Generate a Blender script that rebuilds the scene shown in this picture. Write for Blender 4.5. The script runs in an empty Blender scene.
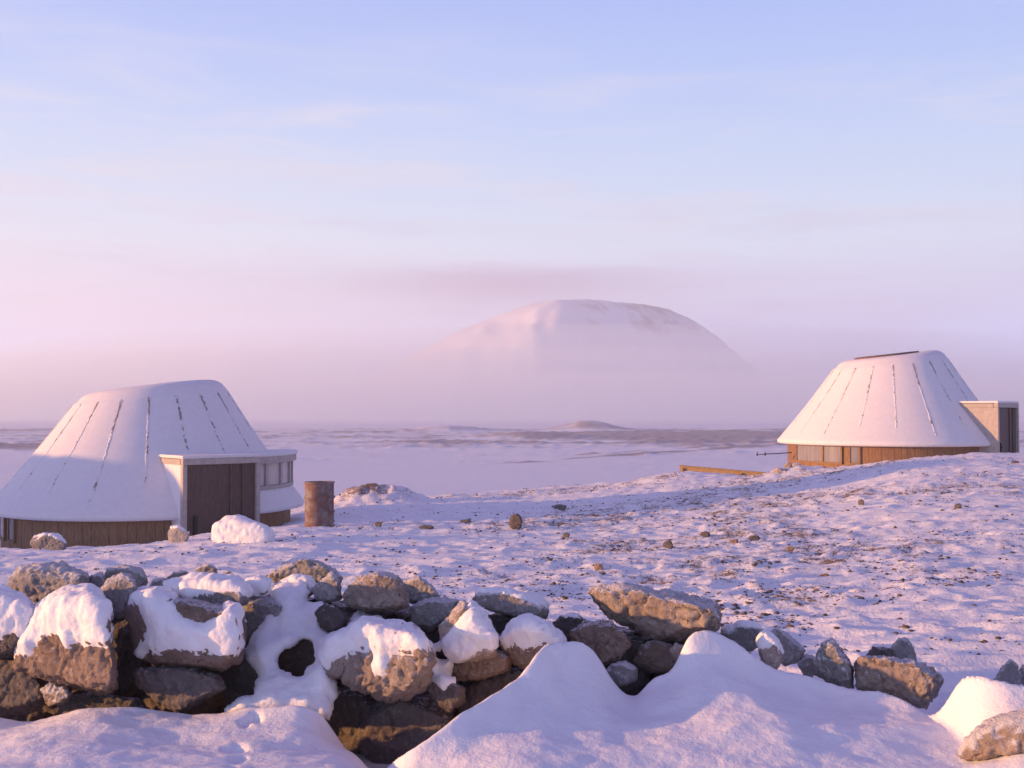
import bpy, bmesh, math, random
import numpy as np
from mathutils import Vector
from mathutils.bvhtree import BVHTree

sc = bpy.context.scene
C = sc.collection
R = math.radians
PI = math.pi

# ------------------------------------------------------------------ camera geometry
F = 1098.0
HOR = 412.0
EYE = 1.6
TH = math.atan((HOR - 384) / F)
FW = np.array((0, math.cos(TH), math.sin(TH)))
UP = np.array((0, -math.sin(TH), math.cos(TH)))
RT = np.array((1.0, 0, 0))
CAM = np.array((0, 0, EYE))

def P(px, py, y):
    d = RT * (px - 512) / F + UP * (384 - py) / F + FW
    return CAM + d * (y / d[1])

def ray(px, py):
    d = RT * (px - 512) / F + UP * (384 - py) / F + FW
    return d / np.linalg.norm(d)

def project(pts):
    q = pts - CAM
    w = q @ FW
    return 512 + F * (q @ RT) / w, 384 - F * (q @ UP) / w

# ------------------------------------------------------------------ numpy noise
def _hash(ix, iy, iz, seed):
    h = (ix * 374761393 + iy * 668265263 + iz * 2147483647 + seed * 1274126177) & 0xFFFFFFFF
    h = ((h ^ (h >> 13)) * 1274126177) & 0xFFFFFFFF
    return (h ^ (h >> 16)) & 0xFFFFFFFF

_G = np.random.RandomState(3).normal(size=(256, 3))
_G /= np.linalg.norm(_G, axis=1)[:, None]

def perlin(p, seed=0):
    p = np.asarray(p, float)
    i = np.floor(p).astype(np.int64)
    f = p - i
    u = f * f * f * (f * (f * 6 - 15) + 10)
    out = np.zeros(len(p))
    for dx in (0, 1):
        wx = u[:, 0] if dx else 1 - u[:, 0]
        for dy in (0, 1):
            wy = u[:, 1] if dy else 1 - u[:, 1]
            for dz in (0, 1):
                wz = u[:, 2] if dz else 1 - u[:, 2]
                g = _G[_hash(i[:, 0] + dx, i[:, 1] + dy, i[:, 2] + dz, seed) & 255]
                d = (f[:, 0] - dx) * g[:, 0] + (f[:, 1] - dy) * g[:, 1] + (f[:, 2] - dz) * g[:, 2]
                out += wx * wy * wz * d
    return out * 1.6

def fbm(p, octaves=4, seed=0, gain=0.5, lac=2.03):
    s = np.zeros(len(p)); a = 1.0; q = np.asarray(p, float)
    for k in range(octaves):
        s += a * perlin(q, seed + k * 17)
        q = q * lac + 11.3
        a *= gain
    return s

def sstep(a, b, x):
    t = np.clip((x - a) / (b - a), 0, 1)
    return t * t * (3 - 2 * t)

# ------------------------------------------------------------------ object helpers
def tag(o, label=None, cat=None, group=None, kind=None):
    if label: o['label'] = label
    if cat: o['category'] = cat
    if group: o['group'] = group
    if kind: o['kind'] = kind
    return o

def empty(name, loc, rz=0.0):
    o = bpy.data.objects.new(name, None)
    C.objects.link(o)
    o.location = loc
    o.rotation_euler.z = rz
    o.empty_display_size = 0.2
    return o

def mesh_obj(name, verts, faces, mat, parent=None, smooth=True, loc=None):
    me = bpy.data.meshes.new(name)
    verts = np.asarray(verts, float)
    if loc is not None:
        verts = verts - np.asarray(loc)
    me.from_pydata(verts.tolist(), [], [list(map(int, f)) for f in faces])
    me.update()
    if smooth:
        me.polygons.foreach_set('use_smooth', [True] * len(me.polygons))
    me.materials.append(mat)
    o = bpy.data.objects.new(name, me)
    C.objects.link(o)
    if loc is not None: o.location = loc
    if parent: o.parent = parent
    return o

def grid_obj(name, V, nr, nc, mat, smooth=True, closed_c=False):
    """V (nr*nc,3) row-major quads, fast path"""
    me = bpy.data.meshes.new(name)
    idx = np.arange(nr * nc).reshape(nr, nc)
    if closed_c:
        idx = np.hstack([idx, idx[:, :1]])
    a, b, c, d = idx[:-1, :-1], idx[:-1, 1:], idx[1:, 1:], idx[1:, :-1]
    q = np.stack([a, b, c, d], -1).reshape(-1, 4)
    me.vertices.add(len(V)); me.vertices.foreach_set('co', np.asarray(V, np.float32).ravel())
    me.loops.add(q.size); me.loops.foreach_set('vertex_index', q.ravel().astype(np.int32))
    me.polygons.add(len(q))
    me.polygons.foreach_set('loop_start', np.arange(0, q.size, 4, dtype=np.int32))
    me.polygons.foreach_set('use_smooth', [smooth] * len(q))
    me.update(calc_edges=True)
    me.validate()
    me.materials.append(mat)
    o = bpy.data.objects.new(name, me)
    C.objects.link(o)
    return o

def set_attr(o, name, vals):
    a = o.data.attributes.new(name, 'FLOAT', 'POINT')
    a.data.foreach_set('value', np.asarray(vals, np.float32))

class MB:
    """collects shapes into one mesh"""
    def __init__(s): s.v = []; s.f = []
    def add(s, verts, faces):
        n = len(s.v); s.v += [tuple(v) for v in verts]; s.f += [[i + n for i in f] for f in faces]
    def box(s, c, sx, sy, sz, M=None):
        vs = [Vector((x * sx / 2, y * sy / 2, z * sz / 2)) for x in (-1, 1) for y in (-1, 1) for z in (-1, 1)]
        if M is not None: vs = [M @ v for v in vs]
        c = Vector(c)
        s.add([v + c for v in vs], [(0, 1, 3, 2), (4, 6, 7, 5), (0, 4, 5, 1), (2, 3, 7, 6), (0, 2, 6, 4), (1, 5, 7, 3)])
    def tube(s, pts, r, n=8):
        rings = []
        for i, p in enumerate(pts):
            p = Vector(p)
            a = Vector(pts[max(0, i - 1)]); b = Vector(pts[min(len(pts) - 1, i + 1)])
            t = (b - a).normalized()
            u = t.cross(Vector((0, 0, 1)))
            if u.length < 1e-3: u = Vector((1, 0, 0))
            u.normalize(); w = u.cross(t)
            rr = r[i] if isinstance(r, (list, tuple)) else r
            rings.append([p + (u * math.cos(2 * PI * k / n) + w * math.sin(2 * PI * k / n)) * rr for k in range(n)])
        vs = [v for q in rings for v in q]; fs = []
        for i in range(len(pts) - 1):
            for k in range(n):
                k2 = (k + 1) % n
                fs.append((i * n + k, i * n + k2, (i + 1) * n + k2, (i + 1) * n + k))
        fs.append(tuple(range(n))[::-1]); fs.append(tuple((len(pts) - 1) * n + k for k in range(n)))
        s.add(vs, fs)
    def arcwall(s, p0, p1, r0, r1, z0, z1, n=12):
        """curved box: phi p0..p1 (deg), radii r0<r1, z0..z1"""
        vs = []; fs = []
        for i in range(n + 1):
            a = R(p0 + (p1 - p0) * i / n)
            for r, z in ((r0, z0), (r1, z0), (r1, z1), (r0, z1)):
                vs.append((r * math.sin(a), -r * math.cos(a), z))
        for i in range(n):
            for k in range(4):
                k2 = (k + 1) % 4
                fs.append((i * 4 + k, i * 4 + k2, i * 4 + 4 + k2, i * 4 + 4 + k))
        fs.append((3, 2, 1, 0)); fs.append((n * 4, n * 4 + 1, n * 4 + 2, n * 4 + 3))
        s.add(vs, fs)
    def build(s, name, mat, parent=None, smooth=False, bevel=0.0):
        o = mesh_obj(name, s.v, s.f, mat, parent, smooth)
        bm = bmesh.new(); bm.from_mesh(o.data)
        bmesh.ops.recalc_face_normals(bm, faces=bm.faces)
        if bevel:
            es = [e for e in bm.edges if len(e.link_faces) == 2 and e.calc_face_angle(0) > 0.6]
            bmesh.ops.bevel(bm, geom=es, offset=bevel, segments=2, affect='EDGES', clamp_overlap=True)
        bm.to_mesh(o.data); bm.free()
        return o

def copy_tree(o, parent=None):
    c = o.copy(); C.objects.link(c)
    if parent: c.parent = parent
    for ch in list(o.children): copy_tree(ch, c)
    return c

# ------------------------------------------------------------------ materials
def new_mat(name):
    m = bpy.data.materials.new(name); m.use_nodes = True
    nt = m.node_tree
    return m, nt, nt.nodes['Principled BSDF']

def N(nt, typ, **kw):
    n = nt.nodes.new(typ)
    for k, v in kw.items(): setattr(n, k, v)
    return n

def L(nt, a, b): nt.links.new(a, b)

def noise(nt, scale, detail=4, rough=0.55, vec=None):
    n = N(nt, 'ShaderNodeTexNoise')
    n.inputs['Scale'].default_value = scale
    n.inputs['Detail'].default_value = detail
    n.inputs['Roughness'].default_value = rough
    if vec is not None: L(nt, vec, n.inputs['Vector'])
    return n

def ramp(nt, fac, stops):
    r = N(nt, 'ShaderNodeValToRGB')
    e = r.color_ramp.elements
    while len(e) > 1: e.remove(e[-1])
    e[0].position = stops[0][0]; e[0].color = (*stops[0][1], 1)
    for p, c in stops[1:]:
        k = e.new(p); k.color = (*c, 1)
    L(nt, fac, r.inputs['Fac'])
    return r

def mixc(nt, fac, a, b, blend='MIX'):
    m = N(nt, 'ShaderNodeMix', data_type='RGBA', blend_type=blend)
    if hasattr(fac, 'node'): L(nt, fac, m.inputs[0])
    else: m.inputs[0].default_value = fac
    for s, k in ((a, 6), (b, 7)):
        if hasattr(s, 'node'): L(nt, s, m.inputs[k])
        else: m.inputs[k].default_value = (*s, 1)
    return m.outputs[2]

def mth(nt, op, a, b=None, clamp=False):
    m = N(nt, 'ShaderNodeMath', operation=op); m.use_clamp = clamp
    for s, k in ((a, 0), (b, 1)):
        if s is None: continue
        if hasattr(s, 'node'): L(nt, s, m.inputs[k])
        else: m.inputs[k].default_value = s
    return m.outputs[0]

def maprange(nt, v, a, b, c=0.0, d=1.0):
    m = N(nt, 'ShaderNodeMapRange'); m.interpolation_type = 'SMOOTHSTEP'
    L(nt, v, m.inputs[0])
    for k, x in ((1, a), (2, b), (3, c), (4, d)): m.inputs[k].default_value = x
    return m.outputs[0]

def bump(nt, h, strength, dist, bsdf, prev=None):
    b = N(nt, 'ShaderNodeBump')
    b.inputs['Strength'].default_value = strength
    b.inputs['Distance'].default_value = dist
    L(nt, h, b.inputs['Height'])
    if prev is not None: L(nt, prev, b.inputs['Normal'])
    if bsdf is not None: L(nt, b.outputs[0], bsdf.inputs['Normal'])
    return b.outputs[0]

SNOW = (0.84, 0.83, 0.86)

def snow_mat(name, grain=1.0, soft=1.0, ca=(0.82, 0.81, 0.85), cb=(0.87, 0.86, 0.88)):
    m, nt, b = new_mat(name)
    g = N(nt, 'ShaderNodeNewGeometry')
    n1 = noise(nt, 9, 3, .5, g.outputs['Position'])
    n2 = noise(nt, 120, 3, .6, g.outputs['Position'])
    col = mixc(nt, maprange(nt, n1.outputs[0], .35, .7), ca, cb)
    L(nt, col, b.inputs['Base Color'])
    b.inputs['Roughness'].default_value = 0.7
    b.inputs['Specular IOR Level'].default_value = 0.25
    b.inputs['Subsurface Weight'].default_value = 0.25
    b.inputs['Subsurface Radius'].default_value = (0.02, 0.025, 0.03)
    b.inputs['Subsurface Scale'].default_value = 0.6
    n3 = noise(nt, 34, 4, .6, g.outputs['Position'])
    p = bump(nt, n1.outputs[0], 0.4 * soft, 0.02, None)
    p = bump(nt, n3.outputs[0], 0.7 * grain, 0.01, None, p)
    bump(nt, n2.outputs[0], 0.5 * grain, 0.004, b, p)
    return m

def rock_mat(name, c1, c2, c3, dust=0.5):
    m, nt, b = new_mat(name)
    tc = N(nt, 'ShaderNodeTexCoord'); v = tc.outputs['Object']
    g = N(nt, 'ShaderNodeNewGeometry')
    oi = N(nt, 'ShaderNodeObjectInfo')
    big = noise(nt, 5, 5, .6, v); mid = noise(nt, 26, 6, .65, v); fine = noise(nt, 110, 4, .7, v)
    vor = N(nt, 'ShaderNodeTexVoronoi'); vor.inputs['Scale'].default_value = 48; L(nt, v, vor.inputs['Vector'])
    col = mixc(nt, maprange(nt, big.outputs[0], .35, .65), c1, c2)
    col = mixc(nt, maprange(nt, mid.outputs[0], .5, .72), col, c3)
    col = mixc(nt, maprange(nt, fine.outputs[0], .52, .75, 0, .55), col, tuple(x * .35 for x in c1))
    pit = maprange(nt, vor.outputs['Distance'], .1, .3, 1, 0)
    pit = mth(nt, 'MULTIPLY', pit, maprange(nt, big.outputs[0], .45, .6))
    col = mixc(nt, mth(nt, 'MULTIPLY', pit, .55), col, tuple(x * .3 for x in c1))
    hs = N(nt, 'ShaderNodeHueSaturation')
    L(nt, col, hs.inputs['Color'])
    L(nt, mth(nt, 'MULTIPLY_ADD', oi.outputs['Random'], .5), hs.inputs['Value'])
    hs.inputs['Value'].default_value = 1
    vv = nt.nodes[-1]
    mm = N(nt, 'ShaderNodeMath', operation='MULTIPLY_ADD')
    L(nt, oi.outputs['Random'], mm.inputs[0]); mm.inputs[1].default_value = .45; mm.inputs[2].default_value = .78
    L(nt, mm.outputs[0], hs.inputs['Value'])
    # frost and blown snow caught on upward faces and in the grain
    sx = N(nt, 'ShaderNodeSeparateXYZ'); L(nt, g.outputs['Normal'], sx.inputs[0])
    up = mth(nt, 'ADD', sx.outputs['Z'], mth(nt, 'MULTIPLY_ADD', fine.outputs[0], 0.9))
    k = N(nt, 'ShaderNodeMath', operation='MULTIPLY_ADD'); L(nt, mid.outputs[0], k.inputs[0]); k.inputs[1].default_value = 1.3; k.inputs[2].default_value = -.65
    s2 = mth(nt, 'ADD', sx.outputs['Z'], k.outputs[0])
    k2 = N(nt, 'ShaderNodeMath', operation='MULTIPLY_ADD'); L(nt, fine.outputs[0], k2.inputs[0]); k2.inputs[1].default_value = 1.1; k2.inputs[2].default_value = -.55
    s2 = mth(nt, 'ADD', s2, k2.outputs[0])
    snow = maprange(nt, s2, 1.05 - dust * .8, 1.45 - dust * .8)
    col = mixc(nt, mth(nt, 'MULTIPLY', snow, .9), hs.outputs[0], (0.74, 0.72, 0.76))
    L(nt, col, b.inputs['Base Color'])
    b.inputs['Roughness'].default_value = 0.9
    b.inputs['Specular IOR Level'].default_value = 0.2
    p = bump(nt, mid.outputs[0], 0.8, 0.03, None)
    p = bump(nt, fine.outputs[0], 0.9, 0.012, None, p)
    inv = mth(nt, 'SUBTRACT', 1.0, pit)
    bump(nt, inv, 0.5, 0.01, b, p)
    return m

def plain_mat(name, col, rough=.7, var=.25, scale=12, metal=0.0, stretch=None, bs=.2):
    m, nt, b = new_mat(name)
    tc = N(nt, 'ShaderNodeTexCoord'); v = tc.outputs['Object']
    if stretch:
        mp = N(nt, 'ShaderNodeMapping'); mp.inputs['Scale'].default_value = stretch
        L(nt, v, mp.inputs['Vector']); v = mp.outputs[0]
    n = noise(nt, scale, 5, .6, v)
    c = mixc(nt, maprange(nt, n.outputs[0], .3, .7), tuple(x * (1 - var) for x in col), tuple(min(1, x * (1 + var)) for x in col))
    L(nt, c, b.inputs['Base Color'])
    b.inputs['Roughness'].default_value = rough
    b.inputs['Metallic'].default_value = metal
    bump(nt, n.outputs[0], bs, .01, b)
    return m

M = {}
M['snow'] = snow_mat('snow')
M['snow_soft'] = snow_mat('drift_snow', 0.8, 0.35)
M['roof_snow'] = snow_mat('roof_snow', 0.06, 0.08, (.775, .735, .745), (.805, .77, .78))
M['grey'] = rock_mat('grey_rock', (.29, .265, .27), (.37, .34, .34), (.47, .44, .44), .9)
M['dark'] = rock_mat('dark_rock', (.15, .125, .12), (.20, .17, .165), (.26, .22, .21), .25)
M['brown'] = rock_mat('brown_rock', (.25, .18, .145), (.33, .245, .20), (.43, .34, .29), .55)
M['tan'] = rock_mat('tan_rock', (.42, .325, .28), (.53, .43, .375), (.63, .545, .50), .75)
M['frost'] = rock_mat('frosted_rock', (.36, .33, .33), (.46, .43, .43), (.58, .55, .55), .95)
M['crust'] = rock_mat('snow_crusted_rock', (.36, .27, .21), (.45, .345, .28), (.62, .54, .49), 1.45)
M['wood'] = plain_mat('wall_wood', (.25, .135, .07), .65, .3, 9, 0, (6, 6, .6))
M['door'] = plain_mat('door_wood', (.10, .06, .05), .55, .3, 9, 0, (6, 6, .6))
M['trim'] = plain_mat('trim_paint', (.42, .36, .33), .6, .12, 10)
M['dark_metal'] = plain_mat('dark_metal', (.05, .045, .045), .45, .2, 20, .6)
M['rust_flake'] = plain_mat('rusty_seam', (.16, .085, .065), .85, .4, 30)
def seam_mat():
    m, nt, b = new_mat('snowy_rusty_seam')
    tc = N(nt, 'ShaderNodeTexCoord'); v = tc.outputs['Object']
    sx = N(nt, 'ShaderNodeSeparateXYZ'); L(nt, v, sx.inputs[0])
    n = noise(nt, 3.2, 5, .7, v); n2 = noise(nt, 14, 4, .6, v)
    w = mth(nt, 'ADD', n.outputs[0], maprange(nt, sx.outputs['Z'], 1.0, 3.7, -.08, .09))
    w = mth(nt, 'ADD', w, maprange(nt, n2.outputs[0], .3, .7, -.09, .09))
    k = mth(nt, 'MULTIPLY', maprange(nt, w, .50, .60), .8)
    L(nt, mixc(nt, k, (.78, .745, .755), mixc(nt, n2.outputs[0], (.10, .055, .045), (.26, .16, .13))), b.inputs['Base Color'])
    b.inputs['Roughness'].default_value = .85
    return m
M['seam'] = seam_mat()
M['curtain'] = plain_mat('curtained_glass', (.27, .25, .27), .12, .15, 3, 0, (5, 5, .5))
M['bay_glass'] = plain_mat('bay_glass', (.55, .48, .45), .15, .15, 3, 0, (5, 5, .5))
M['plank'] = plain_mat('weathered_plank', (.40, .25, .11), .8, .3, 6, 0, (.6, 6, 6))

def glass_mat():
    m, nt, b = new_mat('window_glass')
    b.inputs['Base Color'].default_value = (.09, .09, .10, 1)
    b.inputs['Roughness'].default_value = .06
    b.inputs['Specular IOR Level'].default_value = .9
    b.inputs['Metallic'].default_value = .25
    return m
M['glass'] = glass_mat()

def drum_mat():
    m, nt, b = new_mat('rusty_steel')
    tc = N(nt, 'ShaderNodeTexCoord'); v = tc.outputs['Object']
    n = noise(nt, 6, 6, .65, v); n2 = noise(nt, 28, 5, .6, v)
    c = ramp(nt, n.outputs[0], [(.3, (.13, .065, .06)), (.46, (.20, .11, .095)), (.55, (.22, .175, .17)), (.75, (.33, .28, .265))])
    c = mixc(nt, maprange(nt, n2.outputs[0], .5, .75, 0, .7), c.outputs[0], (.09, .05, .045))
    L(nt, c, b.inputs['Base Color']); b.inputs['Roughness'].default_value = .75; b.inputs['Metallic'].default_value = .15
    bump(nt, n2.outputs[0], .4, .006, b)
    return m
M['drum'] = drum_mat()

def ground_mat():
    m, nt, b = new_mat('snowy_ground')
    g = N(nt, 'ShaderNodeNewGeometry'); v = g.outputs['Position']
    at = N(nt, 'ShaderNodeAttribute', attribute_name='soil')
    n1 = noise(nt, 2.2, 5, .6, v); n2 = noise(nt, 9, 5, .65, v); n3 = noise(nt, 45, 4, .6, v)
    soilc = mixc(nt, maprange(nt, n2.outputs[0], .35, .65), (.13, .08, .06), (.27, .18, .13))
    rm = N(nt, 'ShaderNodeAttribute', attribute_name='far_haze')
    soilc = mixc(nt, rm.outputs['Fac'], soilc, mixc(nt, maprange(nt, n1.outputs[0], .35, .65), (.34, .27, .265), (.50, .43, .43)))  # soil turns paler far off: distance haze painted into its colour
    snowc = mixc(nt, maprange(nt, n1.outputs[0], .35, .65), (.80, .79, .83), (.86, .85, .87))
    k = N(nt, 'ShaderNodeMath', operation='MULTIPLY_ADD'); L(nt, n2.outputs[0], k.inputs[0]); k.inputs[1].default_value = 1.2; k.inputs[2].default_value = -.6
    k2 = N(nt, 'ShaderNodeMath', operation='MULTIPLY_ADD'); L(nt, n3.outputs[0], k2.inputs[0]); k2.inputs[1].default_value = .8; k2.inputs[2].default_value = -.4
    s = mth(nt, 'ADD', mth(nt, 'ADD', at.outputs['Fac'], k.outputs[0]), k2.outputs[0])
    mask = maprange(nt, s, .42, .72)
    L(nt, mixc(nt, mask, snowc, soilc), b.inputs['Base Color'])
    b.inputs['Roughness'].default_value = .8
    b.inputs['Specular IOR Level'].default_value = .2
    p = bump(nt, n1.outputs[0], .3, .06, None)
    p = bump(nt, n2.outputs[0], .5, .035, None, p)
    bump(nt, n3.outputs[0], .5, .01, b, p)
    return m
M['ground'] = ground_mat()

def hill_mat():
    m, nt, b = new_mat('mountain_snow')
    at = N(nt, 'ShaderNodeAttribute', attribute_name='rock')
    g = N(nt, 'ShaderNodeNewGeometry')
    n = noise(nt, .03, 6, .65, g.outputs['Position'])
    k = N(nt, 'ShaderNodeMath', operation='MULTIPLY_ADD'); L(nt, n.outputs[0], k.inputs[0]); k.inputs[1].default_value = 1.0; k.inputs[2].default_value = -.5
    mask = maprange(nt, mth(nt, 'ADD', at.outputs['Fac'], k.outputs[0]), .3, .8)
    L(nt, mixc(nt, mask, (.84, .83, .86), (.19, .13, .115)), b.inputs['Base Color'])
    b.inputs['Roughness'].default_value = .9
    return m
M['hill'] = hill_mat()

def vol_mat(name, col, dens, aniso=0.15):
    m = bpy.data.materials.new(name); m.use_nodes = True
    nt = m.node_tree; nt.nodes.clear()
    o = N(nt, 'ShaderNodeOutputMaterial'); p = N(nt, 'ShaderNodeVolumePrincipled')
    p.inputs['Color'].default_value = (*col, 1); p.inputs['Density'].default_value = dens
    p.inputs['Anisotropy'].default_value = aniso
    L(nt, p.outputs[0], o.inputs['Volume'])
    return m

# ------------------------------------------------------------------ sun, sky, camera
SUN_AZ = 83.0      # degrees from "behind the camera" towards the left
SUN_EL = 6.0
sdir = Vector((-math.sin(R(SUN_AZ)) * math.cos(R(SUN_EL)), -math.cos(R(SUN_AZ)) * math.cos(R(SUN_EL)), math.sin(R(SUN_EL))))
sl = bpy.data.lights.new('sun', 'SUN'); sl.energy = 5.0; sl.angle = R(0.55); sl.color = (1.0, 0.50, 0.17)
so = bpy.data.objects.new('sun', sl); C.objects.link(so)
so.rotation_euler = sdir.to_track_quat('Z', 'Y').to_euler()
so.location = (-30, -10, 20)

def build_world():
    w = bpy.data.worlds.new('World'); sc.world = w; w.use_nodes = True
    nt = w.node_tree; bg = nt.nodes['Background']
    tc = N(nt, 'ShaderNodeTexCoord'); d = tc.outputs['Generated']
    sky = N(nt, 'ShaderNodeTexSky', sky_type='NISHITA'); sky.sun_disc = False
    sky.sun_elevation = R(SUN_EL); sky.sun_rotation = math.atan2(sdir.x, sdir.y); sky.altitude = 300
    sky.air_density = 1.0; sky.dust_density = 0.6; sky.ozone_density = 2.0
    sx = N(nt, 'ShaderNodeSeparateXYZ'); L(nt, d, sx.inputs[0])
    z = sx.outputs['Z']
    zz = maprange(nt, z, -1, 1); nt.nodes[-1].interpolation_type = 'LINEAR'
    def e(deg): return (math.sin(R(deg)) + 1) / 2
    # the twilight arch: lavender haze low, rose belt, pale blue, deeper blue-violet overhead
    base = ramp(nt, zz, [
        (e(-60), (.40, .36, .52)), (e(-3), (.80, .92, 1.5)), (e(1.5), (.91, 1.0, 1.58)), (e(4), (.94, 1.02, 1.5)),
        (e(6.5), (.90, 1.0, 1.27)), (e(8.5), (.85, 1.06, 1.26)), (e(12), (.66, .90, 1.20)), (e(17), (.47, .69, 1.16)), (e(22), (.35, .54, 1.10)),
        (e(32), (.25, .25, .63)), (e(55), (.155, .14, .43)), (e(90), (.14, .115, .38))])
    col = base.outputs[0]
    # warmer towards the sun (left), cooler away from it
    az = maprange(nt, sx.outputs['X'], -.6, .6)
    low = maprange(nt, z, .02, .24, 1, 0)
    col = mixc(nt, mth(nt, 'MULTIPLY', mth(nt, 'SUBTRACT', 1.0, az), mth(nt, 'MULTIPLY', low, .32)), col, (.98, .76, .76))
    # the half of the sky out of view: brighter towards the sun, dusky away from it
    col = mixc(nt, maprange(nt, sx.outputs['X'], .40, .95), col, (.58, .52, .62), 'MULTIPLY')
    col = mixc(nt, maprange(nt, sx.outputs['X'], -.40, -.95), col, (1.4, 1.3, 1.3), 'MULTIPLY')
    # thin streaked cirrus
    mp = N(nt, 'ShaderNodeMapping'); mp.inputs['Scale'].default_value = (2.2, 2.2, 16); mp.inputs['Rotation'].default_value = (0, R(5), 0)
    L(nt, d, mp.inputs['Vector'])
    n = noise(nt, 1.7, 7, .6, mp.outputs[0]); n.inputs['Distortion'].default_value = .5
    mp2 = N(nt, 'ShaderNodeMapping'); mp2.inputs['Scale'].default_value = (5, 5, 40); mp2.inputs['Rotation'].default_value = (0, R(-4), 0)
    L(nt, d, mp2.inputs['Vector'])
    n2 = noise(nt, 1.6, 7, .62, mp2.outputs[0])
    belt = mth(nt, 'MULTIPLY', maprange(nt, z, .06, .13), maprange(nt, z, .24, .36, 1, 0))
    cir = mth(nt, 'MULTIPLY', maprange(nt, n.outputs[0], .44, .72), belt)
    col = mixc(nt, mth(nt, 'MULTIPLY', cir, .65), col, (.90, .90, 1.03))
    cir2 = mth(nt, 'MULTIPLY', maprange(nt, n2.outputs[0], .5, .72), maprange(nt, z, .03, .08))
    cir2 = mth(nt, 'MULTIPLY', cir2, maprange(nt, z, .16, .24, 1, 0))
    col = mixc(nt, mth(nt, 'MULTIPLY', cir2, .22), col, (.66, .54, .76))
    # the flat lens cloud above the far mountain
    dx = mth(nt, 'DIVIDE', sx.outputs['X'], sx.outputs['Y'])
    u = mth(nt, 'DIVIDE', mth(nt, 'SUBTRACT', dx, .0), .15)
    wv = N(nt, 'ShaderNodeMath', operation='MULTIPLY_ADD'); L(nt, n2.outputs[0], wv.inputs[0]); wv.inputs[1].default_value = .02; wv.inputs[2].default_value = -.01
    zc = mth(nt, 'ADD', z, wv.outputs[0])
    vtop = maprange(nt, zc, .122, .137, 1, 0); vbot = maprange(nt, zc, .075, .118)
    ue = mth(nt, 'EXPONENT', mth(nt, 'MULTIPLY', mth(nt, 'MULTIPLY', u, u), -1.0))
    front = maprange(nt, sx.outputs['Y'], .2, .4)
    lens = mth(nt, 'MULTIPLY', mth(nt, 'MULTIPLY', ue, front), mth(nt, 'MULTIPLY', vtop, vbot))
    col = mixc(nt, mth(nt, 'MULTIPLY', lens, .8), col, (.56, .44, .66))
    sc10 = N(nt, 'ShaderNodeVectorMath', operation='SCALE'); L(nt, col, sc10.inputs[0]); sc10.inputs['Scale'].default_value = 10.0
    fin = mixc(nt, .9, sky.outputs[0], sc10.outputs[0])
    L(nt, fin, bg.inputs['Color']); bg.inputs['Strength'].default_value = 0.066
build_world()

cam = bpy.data.cameras.new('camera'); co = bpy.data.objects.new('camera', cam); C.objects.link(co)
cam.sensor_width = 36; cam.lens = F * 36 / 1024
co.location = CAM; co.rotation_euler = (PI / 2 + TH, 0, 0)
cam.clip_start = .05; cam.clip_end = 20000
sc.camera = co
sc.view_settings.view_transform = 'Standard'; sc.view_settings.look = 'None'
sc.view_settings.exposure = 0.6; sc.view_settings.gamma = 1; sc.view_settings.use_curve_mapping = False
try:
    sc.cycles.volume_bounces = 10
    sc.cycles.max_bounces = 12
    sc.cycles.use_denoising = True
except Exception: pass

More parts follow.
